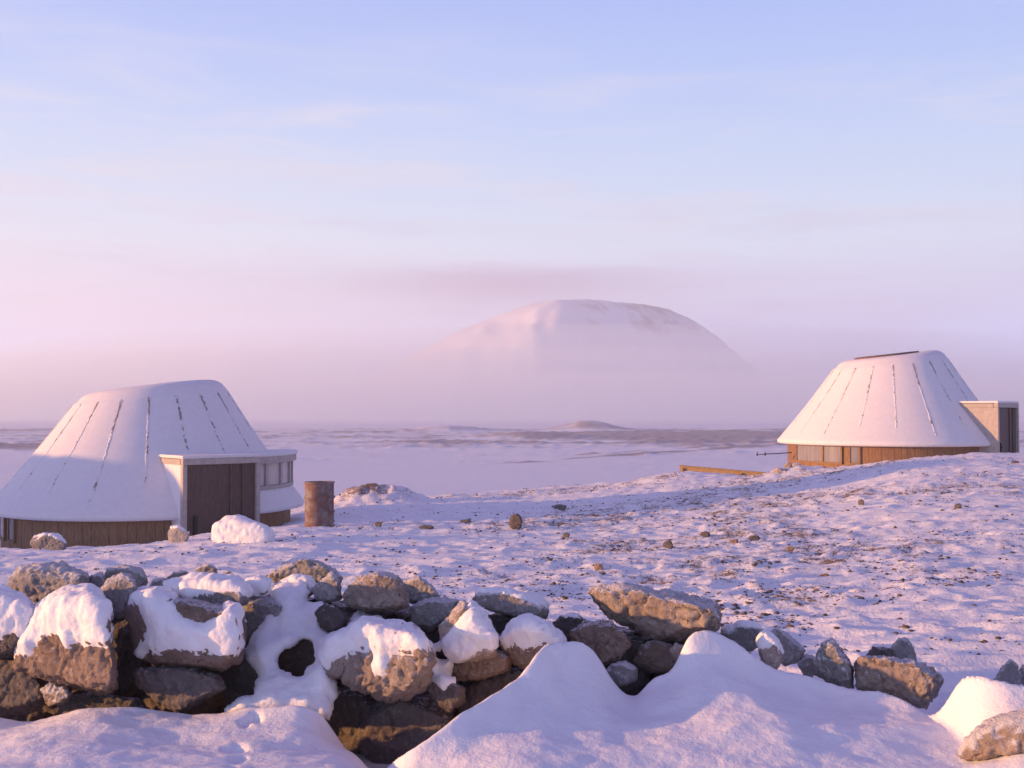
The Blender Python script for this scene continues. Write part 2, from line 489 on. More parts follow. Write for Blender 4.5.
# ------------------------------------------------------------------ terrain height
TPX = np.array([-900, -300, 0, 90, 150, 220, 300, 400, 512, 600, 690, 800, 860, 900, 960, 1024, 1200, 1600], float)
TY = np.array([2, 6, 8, 12, 16, 20, 23, 26, 29, 31, 33, 36, 39, 44, 52, 65, 85, 110, 160], float)
T_ = {
 -900: [-1.6, -1.45, -1.55, -1.8, -2.1, -2.5, -2.8, -3.0, -3.1, -3.1, -3.2, -3.3, -3.4, -3.6, -4.2, -5.2, -6.3, -7, -7],
 -300: [-1.6, -1.45, -1.55, -1.8, -2.1, -2.55, -2.95, -3.15, -3.2, -3.2, -3.3, -3.4, -3.6, -3.9, -4.5, -5.4, -6.4, -7, -7],
 0:    [-1.6, -1.45, -1.55, -1.8, -2.05, -2.48, -3.0, -3.2, -3.2, -3.3, -3.4, -3.6, -3.8, -4.2, -4.8, -5.6, -6.5, -7, -7],
 90:   [-1.6, -1.45, -1.55, -1.8, -2.05, -2.46, -3.0, -3.2, -3.2, -3.3, -3.4, -3.6, -3.8, -4.2, -4.8, -5.6, -6.5, -7, -7],
 150:  [-1.6, -1.45, -1.55, -1.78, -2.03, -2.38, -2.9, -3.2, -3.2, -3.3, -3.4, -3.6, -3.8, -4.2, -4.8, -5.6, -6.5, -7, -7],
 220:  [-1.6, -1.45, -1.55, -1.76, -1.98, -2.14, -2.6, -3.1, -3.15, -3.2, -3.3, -3.5, -3.8, -4.2, -4.8, -5.6, -6.5, -7, -7],
 300:  [-1.6, -1.45, -1.55, -1.75, -1.95, -2.13, -2.34, -2.5, -2.65, -2.75, -2.85, -3.0, -3.3, -3.9, -4.8, -5.6, -6.5, -7, -7],
 400:  [-1.6, -1.45, -1.53, -1.75, -1.98, -2.16, -2.27, -2.40, -2.50, -2.58, -2.68, -2.85, -3.1, -3.7, -4.7, -5.6, -6.5, -7, -7],
 512:  [-1.6, -1.42, -1.50, -1.74, -1.98, -2.17, -2.30, -2.40, -2.46, -2.50, -2.54, -2.62, -2.75, -3.3, -4.4, -5.5, -6.5, -7, -7],
 600:  [-1.6, -1.42, -1.50, -1.72, -1.95, -2.12, -2.22, -2.28, -2.31, -2.32, -2.34, -2.40, -2.55, -3.1, -4.3, -5.5, -6.5, -7, -7],
 690:  [-1.6, -1.42, -1.50, -1.70, -1.90, -2.04, -2.10, -2.13, -2.13, -2.11, -2.10, -2.12, -2.4, -3.0, -4.2, -5.5, -6.5, -7, -7],
 800:  [-1.6, -1.42, -1.50, -1.68, -1.82, -1.88, -1.90, -1.88, -1.83, -1.79, -1.86, -2.00, -2.2, -2.8, -4.0, -5.4, -6.5, -7, -7],
 860:  [-1.6, -1.40, -1.48, -1.66, -1.76, -1.75, -1.68, -1.60, -1.52, -1.47, -1.70, -1.88, -2.0, -2.5, -3.8, -5.2, -6.5, -7, -7],
 900:  [-1.6, -1.40, -1.48, -1.64, -1.70, -1.64, -1.53, -1.43, -1.32, -1.27, -1.55, -1.87, -1.95, -2.4, -3.6, -5.2, -6.5, -7, -7],
 960:  [-1.6, -1.40, -1.47, -1.62, -1.66, -1.57, -1.43, -1.29, -1.18, -1.13, -1.40, -1.85, -1.95, -2.3, -3.5, -5.1, -6.5, -7, -7],
 1024: [-1.6, -1.40, -1.46, -1.60, -1.63, -1.54, -1.40, -1.28, -1.20, -1.17, -1.35, -1.7, -1.9, -2.3, -3.4, -5.0, -6.5, -7, -7],
 1200: [-1.6, -1.40, -1.46, -1.60, -1.62, -1.55, -1.45, -1.35, -1.3, -1.3, -1.4, -1.6, -1.8, -2.2, -3.2, -4.8, -6.5, -7, -7],
 1600: [-1.6, -1.40, -1.46, -1.60, -1.62, -1.6, -1.55, -1.5, -1.5, -1.5, -1.5, -1.6, -1.8, -2.2, -3.0, -4.6, -6.5, -7, -7]}
TAB = np.array([T_[int(p)] for p in TPX])
GPX = np.linspace(-900, 1600, 501)
GLY = np.linspace(math.log(2), math.log(160), 320)
def _smooth(A, s, ax):
    r = int(3 * s); k = np.exp(-.5 * (np.arange(-r, r + 1) / s) ** 2); k /= k.sum()
    A = np.moveaxis(A, ax, -1)
    Ap = np.concatenate([np.repeat(A[..., :1], r, -1), A, np.repeat(A[..., -1:], r, -1)], -1)
    o = sum(k[i] * Ap[..., i:i + A.shape[-1]] for i in range(2 * r + 1))
    return np.moveaxis(o, -1, ax)
_t = np.array([np.interp(GLY, np.log(TY), row) for row in TAB])            # cols x logy
_t = np.array([np.interp(GPX, TPX, _t[:, j]) for j in range(len(GLY))])    # logy x px
_t = _smooth(_smooth(_t, 4.0, 1), 2.0, 0)

def base_h(x, y):
    yc = np.clip(y, 2.0, 160)
    px = np.clip(512 + F * x / np.maximum(yc, 5), -900, 1600)
    fi = (px + 900) / 2500 * 500; fj = (np.log(yc) - GLY[0]) / (GLY[-1] - GLY[0]) * 319
    i0 = np.clip(fi.astype(int), 0, 499); j0 = np.clip(fj.astype(int), 0, 318)
    a = fi - i0; b = fj - j0
    h = (_t[j0, i0] * (1 - a) * (1 - b) + _t[j0, i0 + 1] * a * (1 - b) + _t[j0 + 1, i0] * (1 - a) * b + _t[j0 + 1, i0 + 1] * a * b)
    # rise out of frame to the left: its shadow lies over the foot of the near cabin
    h = h + 3.4 * np.exp(-.5 * ((x + 25.0) / 4.0) ** 2 - .5 * ((y - 23.2) / 3.0) ** 8)
    # spoil heap behind the drum
    mx, my = (386 - 512) / F * 32.0, 32.0
    dxm = np.where(x < mx, (x - mx) / 1.05, (x - mx) / .8)
    h = h + .44 * np.exp(-.5 * np.abs(dxm) ** 3.2 - .5 * ((y - my) / .9) ** 2)
    h = h + .22 * np.exp(-.5 * ((x + 4.7) / .6) ** 2 - .5 * ((y - 32.2) / .7) ** 2)
    # stony ribbon below and left of the long plank, rim beside the far cabin
    h = h + .22 * np.exp(-.5 * ((x - 5.3) / 1.1) ** 2 - .5 * ((y - 34.3) / 1.3) ** 2)
    h = h + .24 * np.exp(-.5 * ((x - 8.15) / .62) ** 2 - .5 * ((y - 31.7) / .55) ** 2)
    # low knolls on the plain
    h = h + 3.6 * np.exp(-.5 * ((x - 31) / 8) ** 2 - .5 * ((y - 440) / 14) ** 2)
    h = h + 2.4 * np.exp(-.5 * ((x + 24) / 9) ** 2 - .5 * ((y - 400) / 14) ** 2)
    h = h + 1.5 * np.exp(-.5 * ((x - 4) / 10) ** 2 - .5 * ((y - 300) / 9) ** 2)
    h = h + 1.3 * np.exp(-.5 * ((x + 6) / 2.2) ** 2 * 0 - .5 * ((x - 105) / 60) ** 2 - .5 * ((y - 520) / 25) ** 2)
    return h

def stony(x, y):
    """0..1 how stony the field is"""
    px = 512 + F * x / np.maximum(y, 5)
    p = np.stack([x * .25, y * .25, 0 * x], 1)
    n = fbm(p, 3, 5)
    z1 = np.exp(-.5 * ((px - 720) / 150) ** 2 - .5 * ((y - 25 - (px - 720) * .004) / 4.5) ** 2)
    z2 = .45 * np.exp(-.5 * ((px - 850) / 220) ** 2 - .5 * ((y - 15) / 5) ** 2)
    z3 = .35 * np.exp(-.5 * ((px - 560) / 260) ** 2 - .5 * ((y - 13) / 5) ** 2)
    far = .5 * np.exp(-.5 * ((px - 560) / 160) ** 2 - .5 * ((y - 35) / 4) ** 2)
    crest = .5 * sstep(.0, .4, n) * np.exp(-.5 * ((y - 30) / 8) ** 2)
    base = .12 * sstep(6.5, 9, y) * (1 - sstep(45, 60, y))
    return np.clip((z1 + z2 + z3 + far + crest * .4 + base) * (1 + n * 1.1), 0, 1)

def ground_full(x, y, want_soil=False):
    x = np.asarray(x, float); y = np.asarray(y, float)
    h = base_h(x, y)
    p2 = np.stack([x, y, 0 * x], 1)
    near = 1 - sstep(55, 110, y)
    st = stony(x, y) * near
    h = h + near * (.062 * fbm(p2 * np.array([.30, .55, 1]), 3, 21) * sstep(5, 9, y) + .019 * fbm(p2 * np.array([.9, 2.2, 1]), 3, 31) + .014 * fbm(p2 * np.array([2.8, 5.6, 1]), 3, 41))
    rid = 1 - np.abs(fbm(p2 * np.array([1.1, 2.2, 1]), 2, 61))
    h = h + near * .05 * (rid ** 3 - .5)
    h = h + st * .05 * np.maximum(0, fbm(p2 * 3.3, 3, 51))
    # spoil heap is lumpy
    mnd = np.exp(-.5 * ((x + 3.9) / 1.3) ** 2 - .5 * ((y - 32) / 1.2) ** 2)
    h = h + mnd * .11 * fbm(p2 * 2.6, 4, 71)
    farw = sstep(90, 180, y)
    # plain: scrub bands
    q = np.stack([x / 34, y / 22, 0 * x], 1)
    nb = fbm(q, 5, 91)
    # distance bands of dwarf scrub sticking out of the snow
    b1 = sstep(185, 228, y) * (1 - sstep(440, 500, y))
    pxf = 512 + F * x / np.maximum(y, 5)
    nf = fbm(np.stack([x / 9, y / 10, 0 * x], 1), 3, 93)
    scrub = np.clip(b1 * (.78 + .5 * nb + .35 * nf), 0, 1.2)
    st2 = fbm(np.stack([x / 60, y / 16, 0 * x], 1), 4, 94)
    scrub = np.maximum(scrub, .62 * sstep(.15, .6, st2) * sstep(100, 140, y))
    scrub = scrub + .9 * np.exp(-.5 * ((pxf - 700) / 110) ** 2 - .5 * ((y - 330) / 55) ** 2) * (1 + .3 * nb)
    scrub = scrub + .9 * np.exp(-.5 * ((pxf - 15) / 60) ** 2 - .5 * ((y - 225) / 16) ** 2)
    # a track crossing the plain
    ax, ay, bx, by = -25.6, 116, 71.9, 274
    tx, ty = bx - ax, by - ay; ln = math.hypot(tx, ty)
    dd = ((x - ax) * ty - (y - ay) * tx) / ln + 2.5 * np.sin(y * .02)
    track = np.exp(-.5 * ((dd - 4) / 1.5) ** 2) * .8 + np.exp(-.5 * ((dd + 3) / 1.0) ** 2) * .4
    far_sn = sstep(470, 520, y)
    soilf = (.63 * scrub * (1 - far_sn) + track * (1 - sstep(400, 500, y)) * (.7 + .6 * nb))
    soilf = soilf + .2 * np.exp(-.5 * ((x - 31) / 9) ** 2 - .5 * ((y - 436) / 12) ** 2)
    h = h + farw * (np.clip(scrub, 0, 1) * (1 - far_sn) * .55 * np.maximum(0, fbm(np.stack([x / 4, y / 6, 0 * x], 1), 3, 97)) + .25 * nb)
    if not want_soil: return h + EYE
    n = fbm(p2 * 1.6, 4, 81)
    soil = near * (.05 + .42 * st + .24 * n * sstep(6, 8, y)) + farw * soilf
    px = 512 + F * x / np.maximum(y, 5)
    rim = np.exp(-.5 * ((x + 4.1) / .9) ** 2 - .5 * ((y - 31.8) / .7) ** 2)
    soil = soil + .58 * rim
    return h + EYE, soil

def gh(x, y): return float(ground_full(np.array([x]), np.array([y]))[0])

def build_ground():
    s = np.concatenate([np.arange(-1.9, -.62, .022), np.arange(-.62, .62, .0027), np.arange(.62, 1.1, .03)])
    y = np.concatenate([np.linspace(-50, 4.6, 24), np.exp(np.linspace(math.log(4.8), math.log(48), 460)),
                        np.exp(np.linspace(math.log(48.4), math.log(2570), 320))])
    XM = 885.0
    SX = np.concatenate([-1 - np.linspace(1, .08, 12) ** 2, [0] * 0]), None
    rows = []
    for yy in y:
        ye = max(yy, 5.0)
        xi = np.clip(s * ye, -XM + 2, XM - 2)
        lo = xi[0] + (-XM - xi[0]) * np.linspace(1, .06, 12) ** 2.2
        hi = xi[-1] + (XM - xi[-1]) * np.linspace(.06, 1, 12) ** 2.2
        rows.append(np.concatenate([lo, xi, hi]))
    X = np.array(rows); nr, nc = X.shape
    Y = np.repeat(y[:, None], nc, 1)
    h, soil = ground_full(X.ravel(), Y.ravel(), True)
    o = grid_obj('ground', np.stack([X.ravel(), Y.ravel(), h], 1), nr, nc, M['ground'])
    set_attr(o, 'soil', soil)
    set_attr(o, 'far_haze', sstep(70, 160, Y.ravel()))  # weight of the painted haze, growing with distance
    o['kind'] = 'structure'
build_ground()

# ------------------------------------------------------------------ far mountain and fog
def build_mountain():
    D = 1800.0
    k = D / F
    cx = (578 - 512) * k
    nx, ny = 300, 150
    X = np.linspace(cx - 520 * k, cx + 470 * k, nx); Yv = np.linspace(D - 390, D + 700, ny)
    XX, YY = np.meshgrid(X, Yv)
    x = XX.ravel(); y = YY.ravel()
    u = x / y * F - 66                    # bearing
    v = (y - D - 28) / k
    # silhouette: flat crater-like top, long skirts
    prof_u = np.array([-560, -380, -250, -185, -150, -120, -95, -70, -45, -20, 10, 40, 65, 90, 115, 140, 165, 200, 260, 380, 560])
    prof_h = np.array([-6, 2, 22, 48, 68, 84, 94, 104, 112, 116, 116, 113.5, 111, 106, 95, 78, 56, 32, 12, 0, -6])
    # Lateral profile times depth profile (ridge runs left to right)
    top = np.interp(u, prof_u, prof_h)
    n = fbm(np.stack([x / 180, y / 180, 0 * x], 1), 4, 7)
    ub = u + 15 + 14 * fbm(np.stack([0 * x, y / 90, x / 400], 1), 3, 19)
    v0 = .2 * ub + .75 * (np.sqrt(ub ** 2 + 32 ** 2) - 32)
    v0 = np.minimum(v0, 190)
    vv = np.abs(v - v0 + 18 * n) / 190
    fall = np.clip(1 - sstep(.12, 1.05, vv), 0, 1)
    h = (top + 6) * fall - 6
    gul = np.abs(fbm(np.stack([x / 83 + .3 * n, y / 290, 0 * x], 1), 4, 17))
    sl = sstep(.05, .5, vv) * fall
    h = h - gul * 6 * sl
    h = h + 1.1 * fbm(np.stack([x / 28, y / 28, 0 * x], 1), 3, 27) * fall
    z = h * y / F + EYE - 6
    rock = .08 + .42 * sstep(25, 90, u) * sstep(50, 105, h) + .7 * gul * sl + .35 * sstep(100, 114, h) * sstep(-40, 30, u)
    o = grid_obj('mountain', np.stack([x, y, z], 1), ny, nx, M['hill'])
    set_attr(o, 'rock', rock)
    o['kind'] = 'structure'
build_mountain()

def slab(name, c, rx, ry, rz, mat, ex=8, ez=2.0):
    nu, nv = 48, 17
    V = []
    def se(w, m):
        return math.copysign(abs(w) ** m, w)
    for i in range(nv):
        a = -PI / 2 + PI * i / (nv - 1)
        for j in range(nu):
            b = 2 * PI * j / nu
            ca, sa = math.cos(a), math.sin(a)
            V.append((c[0] + rx * se(ca, 2 / ez) * se(math.cos(b), 2 / ex), c[1] + ry * se(ca, 2 / ez) * se(math.sin(b), 2 / ex), c[2] + rz * se(sa, 2 / ez)))
    F_ = []
    for i in range(nv - 1):
        for j in range(nu):
            j2 = (j + 1) % nu
            F_.append((i * nu + j, i * nu + j2, (i + 1) * nu + j2, (i + 1) * nu + j))
    o = mesh_obj(name, V, F_, mat)
    bm = bmesh.new(); bm.from_mesh(o.data)
    bmesh.ops.remove_doubles(bm, verts=bm.verts, dist=1e-4)
    bmesh.ops.recalc_face_normals(bm, faces=bm.faces)
    bm.to_mesh(o.data); bm.free()
    return o

HAZE_D = 0.00055
hz = MB(); hz.box((0, 1270, 112), 1800, 2640, 250)
tag(hz.build('haze', vol_mat('haze', (.92, .975, 1), HAZE_D)), kind='stuff')
fogm = vol_mat('fog', (.925, .985, 1), .0019, .0)
for c, rx, ry, rz in (((0, 1040, -6), 885, 440, 43), ((-60, 1140, -5), 820, 360, 72), ((60, 1230, -5), 820, 290, 104)):
    tag(slab('fog_bank', c, rx, ry, rz, fogm), kind='stuff', group='low fog banks before the mountain', label='pale lilac fog bank lying over the snowy plain below the mountain', cat='fog')

# ------------------------------------------------------------------ cabins
ROOFBASE, RE, RTOP, RWALL = .95, 3.55, 1.60, 3.22
def zplane(x, y): return 3.66 + .115 * x + .01 * y
def roof_pt(phi, t, off=0.0):
    a = R(phi)
    xt, yt = RTOP * math.sin(a), -RTOP * math.cos(a)
    zt = zplane(xt, yt)
    r = RE + (RTOP - RE) * t - .05 * math.sin(PI * t) 
    z = ROOFBASE + t * (zt - ROOFBASE)
    ht = zt - ROOFBASE
    nr, nz = ht, (RE - RTOP)
    l = math.hypot(nr, nz)
    r += off * nr / l; z += off * nz / l
    return Vector((r * math.sin(a), -r * math.cos(a), z))

PORT = 41.0
def build_cabin():
    root = empty('round_cabin', (0, 0, 0))
    # roof shell
    nphi = 144
    V = []
    rings = []
    def snow_n(p, amp):
        return amp
    for (r, z) in ((RWALL - .05, .90), (RE - .12, .85), (RE - .02, .875)):
        rings.append([Vector((r * math.sin(2 * PI * j / nphi), -r * math.cos(2 * PI * j / nphi), z)) for j in range(nphi)])
    for t in list(np.linspace(0, .86, 25)) + [.885, .905]:
        rings.append([roof_pt(360 * j / nphi, t) for j in range(nphi)])
    for fr, dz in ((1.035, -.16), (.995, -.085), (.945, -.03), (.88, .01), (.78, .03), (.6, .03), (.3, .03)):
        rg = []
        for j in range(nphi):
            a = 2 * PI * j / nphi
            x, y = RTOP * fr * math.sin(a), -RTOP * fr * math.cos(a)
            rg.append(Vector((x, y, zplane(x, y) + dz + .03 * max(0, math.sin(a)) * (fr > .7))))
        rings.append(rg)
    V = np.array([tuple(v) for rg in rings for v in rg])
    rad = V.copy(); rad[:, 2] = 0
    nrm = rad / (np.linalg.norm(rad, axis=1)[:, None] + 1e-6)
    m_ = (np.arange(len(V)) >= 3 * nphi)
    V[:, :2] += nrm[:, :2] * (m_ * (.005 * fbm(V * 1.3, 3, 5) + .001 * fbm(V * 6, 2, 6)))[:, None]
    nr = len(rings)
    faces = []
    for i in range(nr - 1):
        for j in range(nphi):
            j2 = (j + 1) % nphi
            faces.append((i * nphi + j, i * nphi + j2, (i + 1) * nphi + j2, (i + 1) * nphi + j))
    faces.append(tuple((nr - 1) * nphi + j for j in range(nphi)))
    roof = mesh_obj('roof', V, faces, M['roof_snow'], root)
    # standing seams, rusty where the snow has blown off
    rng = random.Random(4)
    NS = 19
    for k in range(NS):
        phi = 360 / NS * k - 3
        mb = MB()
        A = []
        t0, t1 = .905, rng.uniform(.05, .2)
        ns = 70
        for q in range(ns + 1):
            tt = t0 + (t1 - t0) * q / ns
            ww = .024 * (.6 + .8 * rng.random()) * (1.5 if q < 3 else 1)
            if q in (0, ns): ww = .006
            rr = RE + (RTOP - RE) * tt
            dp = math.degrees(ww / rr); sh = math.degrees(rng.uniform(-.014, .014) / rr)
            hh = .005 + .003 * rng.random()
            A.append((roof_pt(phi - dp + sh, tt, .002), roof_pt(phi - dp * .5 + sh, tt, hh), roof_pt(phi + dp * .5 + sh, tt, hh), roof_pt(phi + dp + sh, tt, .002), roof_pt(phi + sh, tt, -.04)))
        vs = [v for q in A for v in q]; fs = []
        for q in range(ns):
            for e in range(5):
                e2 = (e + 1) % 5
                fs.append((q * 5 + e, q * 5 + e2, q * 5 + 5 + e2, q * 5 + 5 + e))
        fs.append((4, 3, 2, 1, 0)); fs.append(tuple(ns * 5 + e for e in range(5)))
        mb.add(vs, fs)
        mb.build('roof_seam', M['seam'], roof, smooth=True)
    # skylight on the sloping top
    mb = MB(); n = 48
    vs = []; fs = []
    for j in range(n):
        a = 2 * PI * j / n
        for r, dz in ((.98, .0), (.98, .08), (.88, .08), (.88, .0)):
            x, y = r * math.sin(a) - .16, -r * math.cos(a) - .1
            vs.append((x, y, zplane(x, y) + dz))
    for j in range(n):
        j2 = (j + 1) % n
        for e in range(4):
            e2 = (e + 1) % 4
            fs.append((j * 4 + e, j * 4 + e2, j2 * 4 + e2, j2 * 4 + e))
    mb.add(vs, fs)
    sk = mb.build('skylight', M['rust_flake'], root)
    mb = MB()
    mb.add([(0.88 * math.sin(2 * PI * j / n) - .16, -0.88 * math.cos(2 * PI * j / n) - .1, zplane(0.88 * math.sin(2 * PI * j / n) - .16, -0.88 * math.cos(2 * PI * j / n) - .1) + .09) for j in range(n)], [tuple(range(n))])
    mb.build('pane', M['glass'], sk)
    # round wall of upright boards
    mb = MB(); nb = 110
    for j in range(nb):
        a0 = 360 * j / nb; a1 = 360 * (j + 1) / nb - .10
        dr = rng.uniform(-.006, .004)
        mb.arcwall(a0, a1, RWALL - .14, RWALL + dr, 0.0, .93, 2)
    mb.arcwall(0, 359.99, RWALL - .16, RWALL - .06, -.35, .93, 72)
    mb.build('wall', M['wood'], root)
    # windows under the eave
    for a0, a1 in ((-84, -63), (-61.5, -51), (-45.5, -41)):
        f = MB()
        f.arcwall(a0 - .9, a1 + .9, RWALL + .002, RWALL + .05, .83, .882, 8)
        f.arcwall(a0 - .9, a1 + .9, RWALL + .002, RWALL + .06, .30, .35, 8)
        f.arcwall(a0 - .9, a0, RWALL + .002, RWALL + .05, .352, .828, 2)
        f.arcwall(a1, a1 + .9, RWALL + .002, RWALL + .05, .352, .828, 2)
        fo = f.build('window', M['wood'], root)
        g = MB(); g.arcwall(a0 + .03, a1 - .03, RWALL + .011, RWALL + .025, .354, .826, 8)
        g.build('pane', M['curtain'], fo)
    # entrance porch: box let into the roof
    a = R(PORT)
    from mathutils import Matrix
    rot = Matrix.Rotation(a, 3, 'Z')
    def pp(u, r, z): return rot @ Vector((u, -r, z))
    W, H, RF = 1.72, 2.12, 3.66
    def pbox(mb, u0, u1, r0, r1, z0, z1):
        mb.box(pp((u0 + u1) / 2, (r0 + r1) / 2, (z0 + z1) / 2), u1 - u0, abs(r1 - r0), z1 - z0, rot)
    mb = MB()
    pbox(mb, -W / 2 - .02, W / 2 + .02, 1.6, RF - .12, H - .12, H)
    # front frame
    pbox(mb, -W / 2 - .02, -W / 2 + .075, RF - .118, RF + .02, -.3, H - .12)
    pbox(mb, W / 2 - .075, W / 2 + .02, RF - .118, RF + .02, -.3, H - .12)
    pbox(mb, -W / 2 - .02, W / 2 + .02, RF - .118, RF + .02, H - .118, H + .012)
    po = mb.build('porch', M['trim'], root, bevel=.012)
    for sg in (-1, 1):
        mb = MB(); pbox(mb, min(sg * W / 2, sg * (W / 2 - .1)), max(sg * W / 2, sg * (W / 2 - .1)), 1.6, RF - .12, -.3, H - .122)
        mb.build('side_wall', M['trim'], po)
    mb = MB(); pbox(mb, -W / 2 - .05, W / 2 + .05, 1.5, RF + .03, H + .014, H + .075)
    mb.build('snow_cap', M['roof_snow'], po, bevel=.025)
    mb = MB()
    x0, x1 = -W / 2 + .077, W / 2 - .077
    nb = 9
    for j in range(nb):
        u0 = x0 + (x1 - x0) * j / nb; u1 = x0 + (x1 - x0) * (j + 1) / nb - .002
        pbox(mb, u0, u1, RF - .10, RF - .052 + rng.uniform(-.004, .004), -.3, H - .122)
    pbox(mb, x0 + .62 * (x1 - x0), x0 + .62 * (x1 - x0) + .05, RF - .045, RF - .02, -.3, H - .124)
    pbox(mb, x0 + .80 * (x1 - x0), x0 + .80 * (x1 - x0) + .035, RF - .045, RF - .02, -.3, H - .124)
    do = mb.build('door', M['door'], root)
    mb = MB()
    pbox(mb, x0 + .16, x0 + .24, RF - .05, RF + .0, .55, .95)
    pbox(mb, x0 + .165, x0 + .235, RF + .002, RF + .035, .80, .84)
    mb.build('handle', M['dark_metal'], do, bevel=.008)
    # curved window bay beside the porch
    b0, b1 = PORT + 14.5, PORT + 72
    RB = 3.26
    bay = MB()
    bay.arcwall(b0, b1, RB - .9, RB + .10, H - .17, H - .02, 20)
    bay.arcwall(b0, b1, RB - .12, RB + .03, 1.36, 1.44, 20)
    for q in range(6):
        am = b0 + (b1 - b0) * q / 5
        bay.arcwall(am - .9, am + .9, RB - .08, RB + .02, 1.442, H - .172, 2)
    by = bay.build('window_bay', M['trim'], root)
    g = MB(); g.arcwall(b0 + .95, b1 - .95, RB - .05, RB - .02, 1.446, H - .176, 20)
    g.build('pane', M['bay_glass'], by)
    g = MB(); g.arcwall(b0, b1 - .2, RB - 1.0, RB + .13, H - .017, H + .06, 20)
    g.build('snow_cap', M['roof_snow'], by, bevel=.02)
    return root

cab = build_cabin()
LB = EYE - 3.10
cab.location = (-8.52, 26.0, LB)
tag(cab, 'snow-covered round cabin with dark wooden door facing forward, beside the rusty drum', 'cabin', 'round snow-covered cabins')
cab2 = copy_tree(cab)
cab2.location = (12.19, 35.4, EYE - 1.87)
cab2.rotation_euler.z = R(6)
cab2['label'] = 'snow-covered round cabin with sunlit orange wooden wall, standing behind the snowy rise'
for ch in cab.children:
    if ch.name.startswith('skylight'): ch.location.z = -.17
    if ch.name.startswith('porch'):
        # drifted snow plasters the windward side of this porch
        w_ = [c for c in ch.children if c.name.startswith('side_wall')][0]
        w_.data = w_.data.copy(); w_.data.materials.clear(); w_.data.materials.append(M['roof_snow'])
    

# ------------------------------------------------------------------ drum
def lathe(prof, n=40):
    V = []; Fc = []
    for r, z in prof:
        for j in range(n):
            V.append((r * math.cos(2 * PI * j / n), r * math.sin(2 * PI * j / n), z))
    for i in range(len(prof) - 1):
        for j in range(n):
            j2 = (j + 1) % n
            Fc.append((i * n + j, i * n + j2, (i + 1) * n + j2, (i + 1) * n + j))
    return V, Fc

def build_drum():
    x, y = (320 - 512) / F * 21.7, 21.7
    z = EYE - (526 - HOR) / F * y
    root = empty('oil_drum', (x, y, z), .4)
    root.rotation_euler.x = R(-1.0)
    prof = [(.0, 0), (.27, 0), (.292, .0), (.296, .02), (.284, .035)]
    for zc in (.29, .58):
        prof += [(.283, zc - .034), (.302, zc - .014), (.302, zc + .014), (.283, zc + .034)]
    prof += [(.284, .835)]
    v, f = lathe(prof); mb = MB(); mb.add(v, f); mb.build('body', M['drum'], root, smooth=True)
    v, f = lathe([(.2845, .836), (.296, .85), (.297, .872), (.29, .882), (.279, .875), (.276, .85)]); mb = MB(); mb.add(v, f); mb.build('rim', M['drum'], root, smooth=True)
    v, f = lathe([(.275, .852), (.15, .85), (.0, .85)]); mb = MB(); mb.add(v, f); mb.build('lid', M['drum'], root, smooth=True)
    tag(root, 'rusty steel oil drum standing upright on the snow beside the near cabin', 'drum')
build_drum()

# ------------------------------------------------------------------ rocks
def in_poly(px, py, poly):
    c = np.zeros(len(px), bool)
    n = len(poly)
    for i in range(n):
        x0, y0 = poly[i]; x1, y1 = poly[(i + 1) % n]
        if y0 == y1: continue
        t = (py - y0) / (y1 - y0)
        c ^= ((y0 > py) != (y1 > py)) & (px < x0 + t * (x1 - x0))
    return c

def poly_dist(px, py, poly):
    d = np.full(len(px), 1e9)
    n = len(poly)
    for i in range(n):
        a = np.array(poly[i], float); b = np.array(poly[(i + 1) % n], float)
        ab = b - a; L2 = ab @ ab
        t = np.clip(((px - a[0]) * ab[0] + (py - a[1]) * ab[1]) / max(L2, 1e-9), 0, 1)
        d = np.minimum(d, np.hypot(px - a[0] - t * ab[0], py - a[1] - t * ab[1]))
    return np.where(in_poly(px, py, poly), d, -d)

def wobble(poly, amp, rng, step=6):
    """adds small irregular points along a traced edge"""
    out = []
    n = len(poly)
    for i in range(n):
        a = poly[i]; b = poly[(i + 1) % n]
        L_ = math.hypot(b[0] - a[0], b[1] - a[1]); k = max(1, int(L_ / step))
        for q in range(k):
            t = q / k
            out.append((a[0] + (b[0] - a[0]) * t + rng.uniform(-amp, amp), a[1] + (b[1] - a[1]) * t + rng.uniform(-amp, amp)))
    return out

def remesh(me, vox):
    o = bpy.data.objects.new('tmp', me); C.objects.link(o)
    m = o.modifiers.new('r', 'REMESH'); m.mode = 'VOXEL'; m.voxel_size = vox
    dg = bpy.context.evaluated_depsgraph_get()
    dg.update()
    ev = o.evaluated_get(dg)
    out = bpy.data.meshes.new_from_object(ev)
    bpy.data.objects.remove(o)
    return out

def mesh_arrays(me):
    n = len(me.vertices)
    v = np.empty(n * 3, np.float32); me.vertices.foreach_get('co', v)
    e = np.empty(len(me.edges) * 2, np.int32); me.edges.foreach_get('vertices', e)
    return v.reshape(-1, 3).astype(float), e.reshape(-1, 2)

def laplace(v, e, it=1, lam=.5):
    deg = np.zeros(len(v)); np.add.at(deg, e[:, 0], 1); np.add.at(deg, e[:, 1], 1)
    deg = np.maximum(deg, 1)[:, None]
    for _ in range(it):
        s = np.zeros_like(v)
        np.add.at(s, e[:, 0], v[e[:, 1]]); np.add.at(s, e[:, 1], v[e[:, 0]])
        v = v + lam * (s / deg - v)
    return v

def normals(me):
    n = np.empty(len(me.vertices) * 3, np.float32)
    me.vertices.foreach_get('normal', n) if hasattr(me.vertices[0], 'normal') else None
    return n.reshape(-1, 3).astype(float)

ROCK_TRIS = []      # world-space (verts, faces) for the snow drape

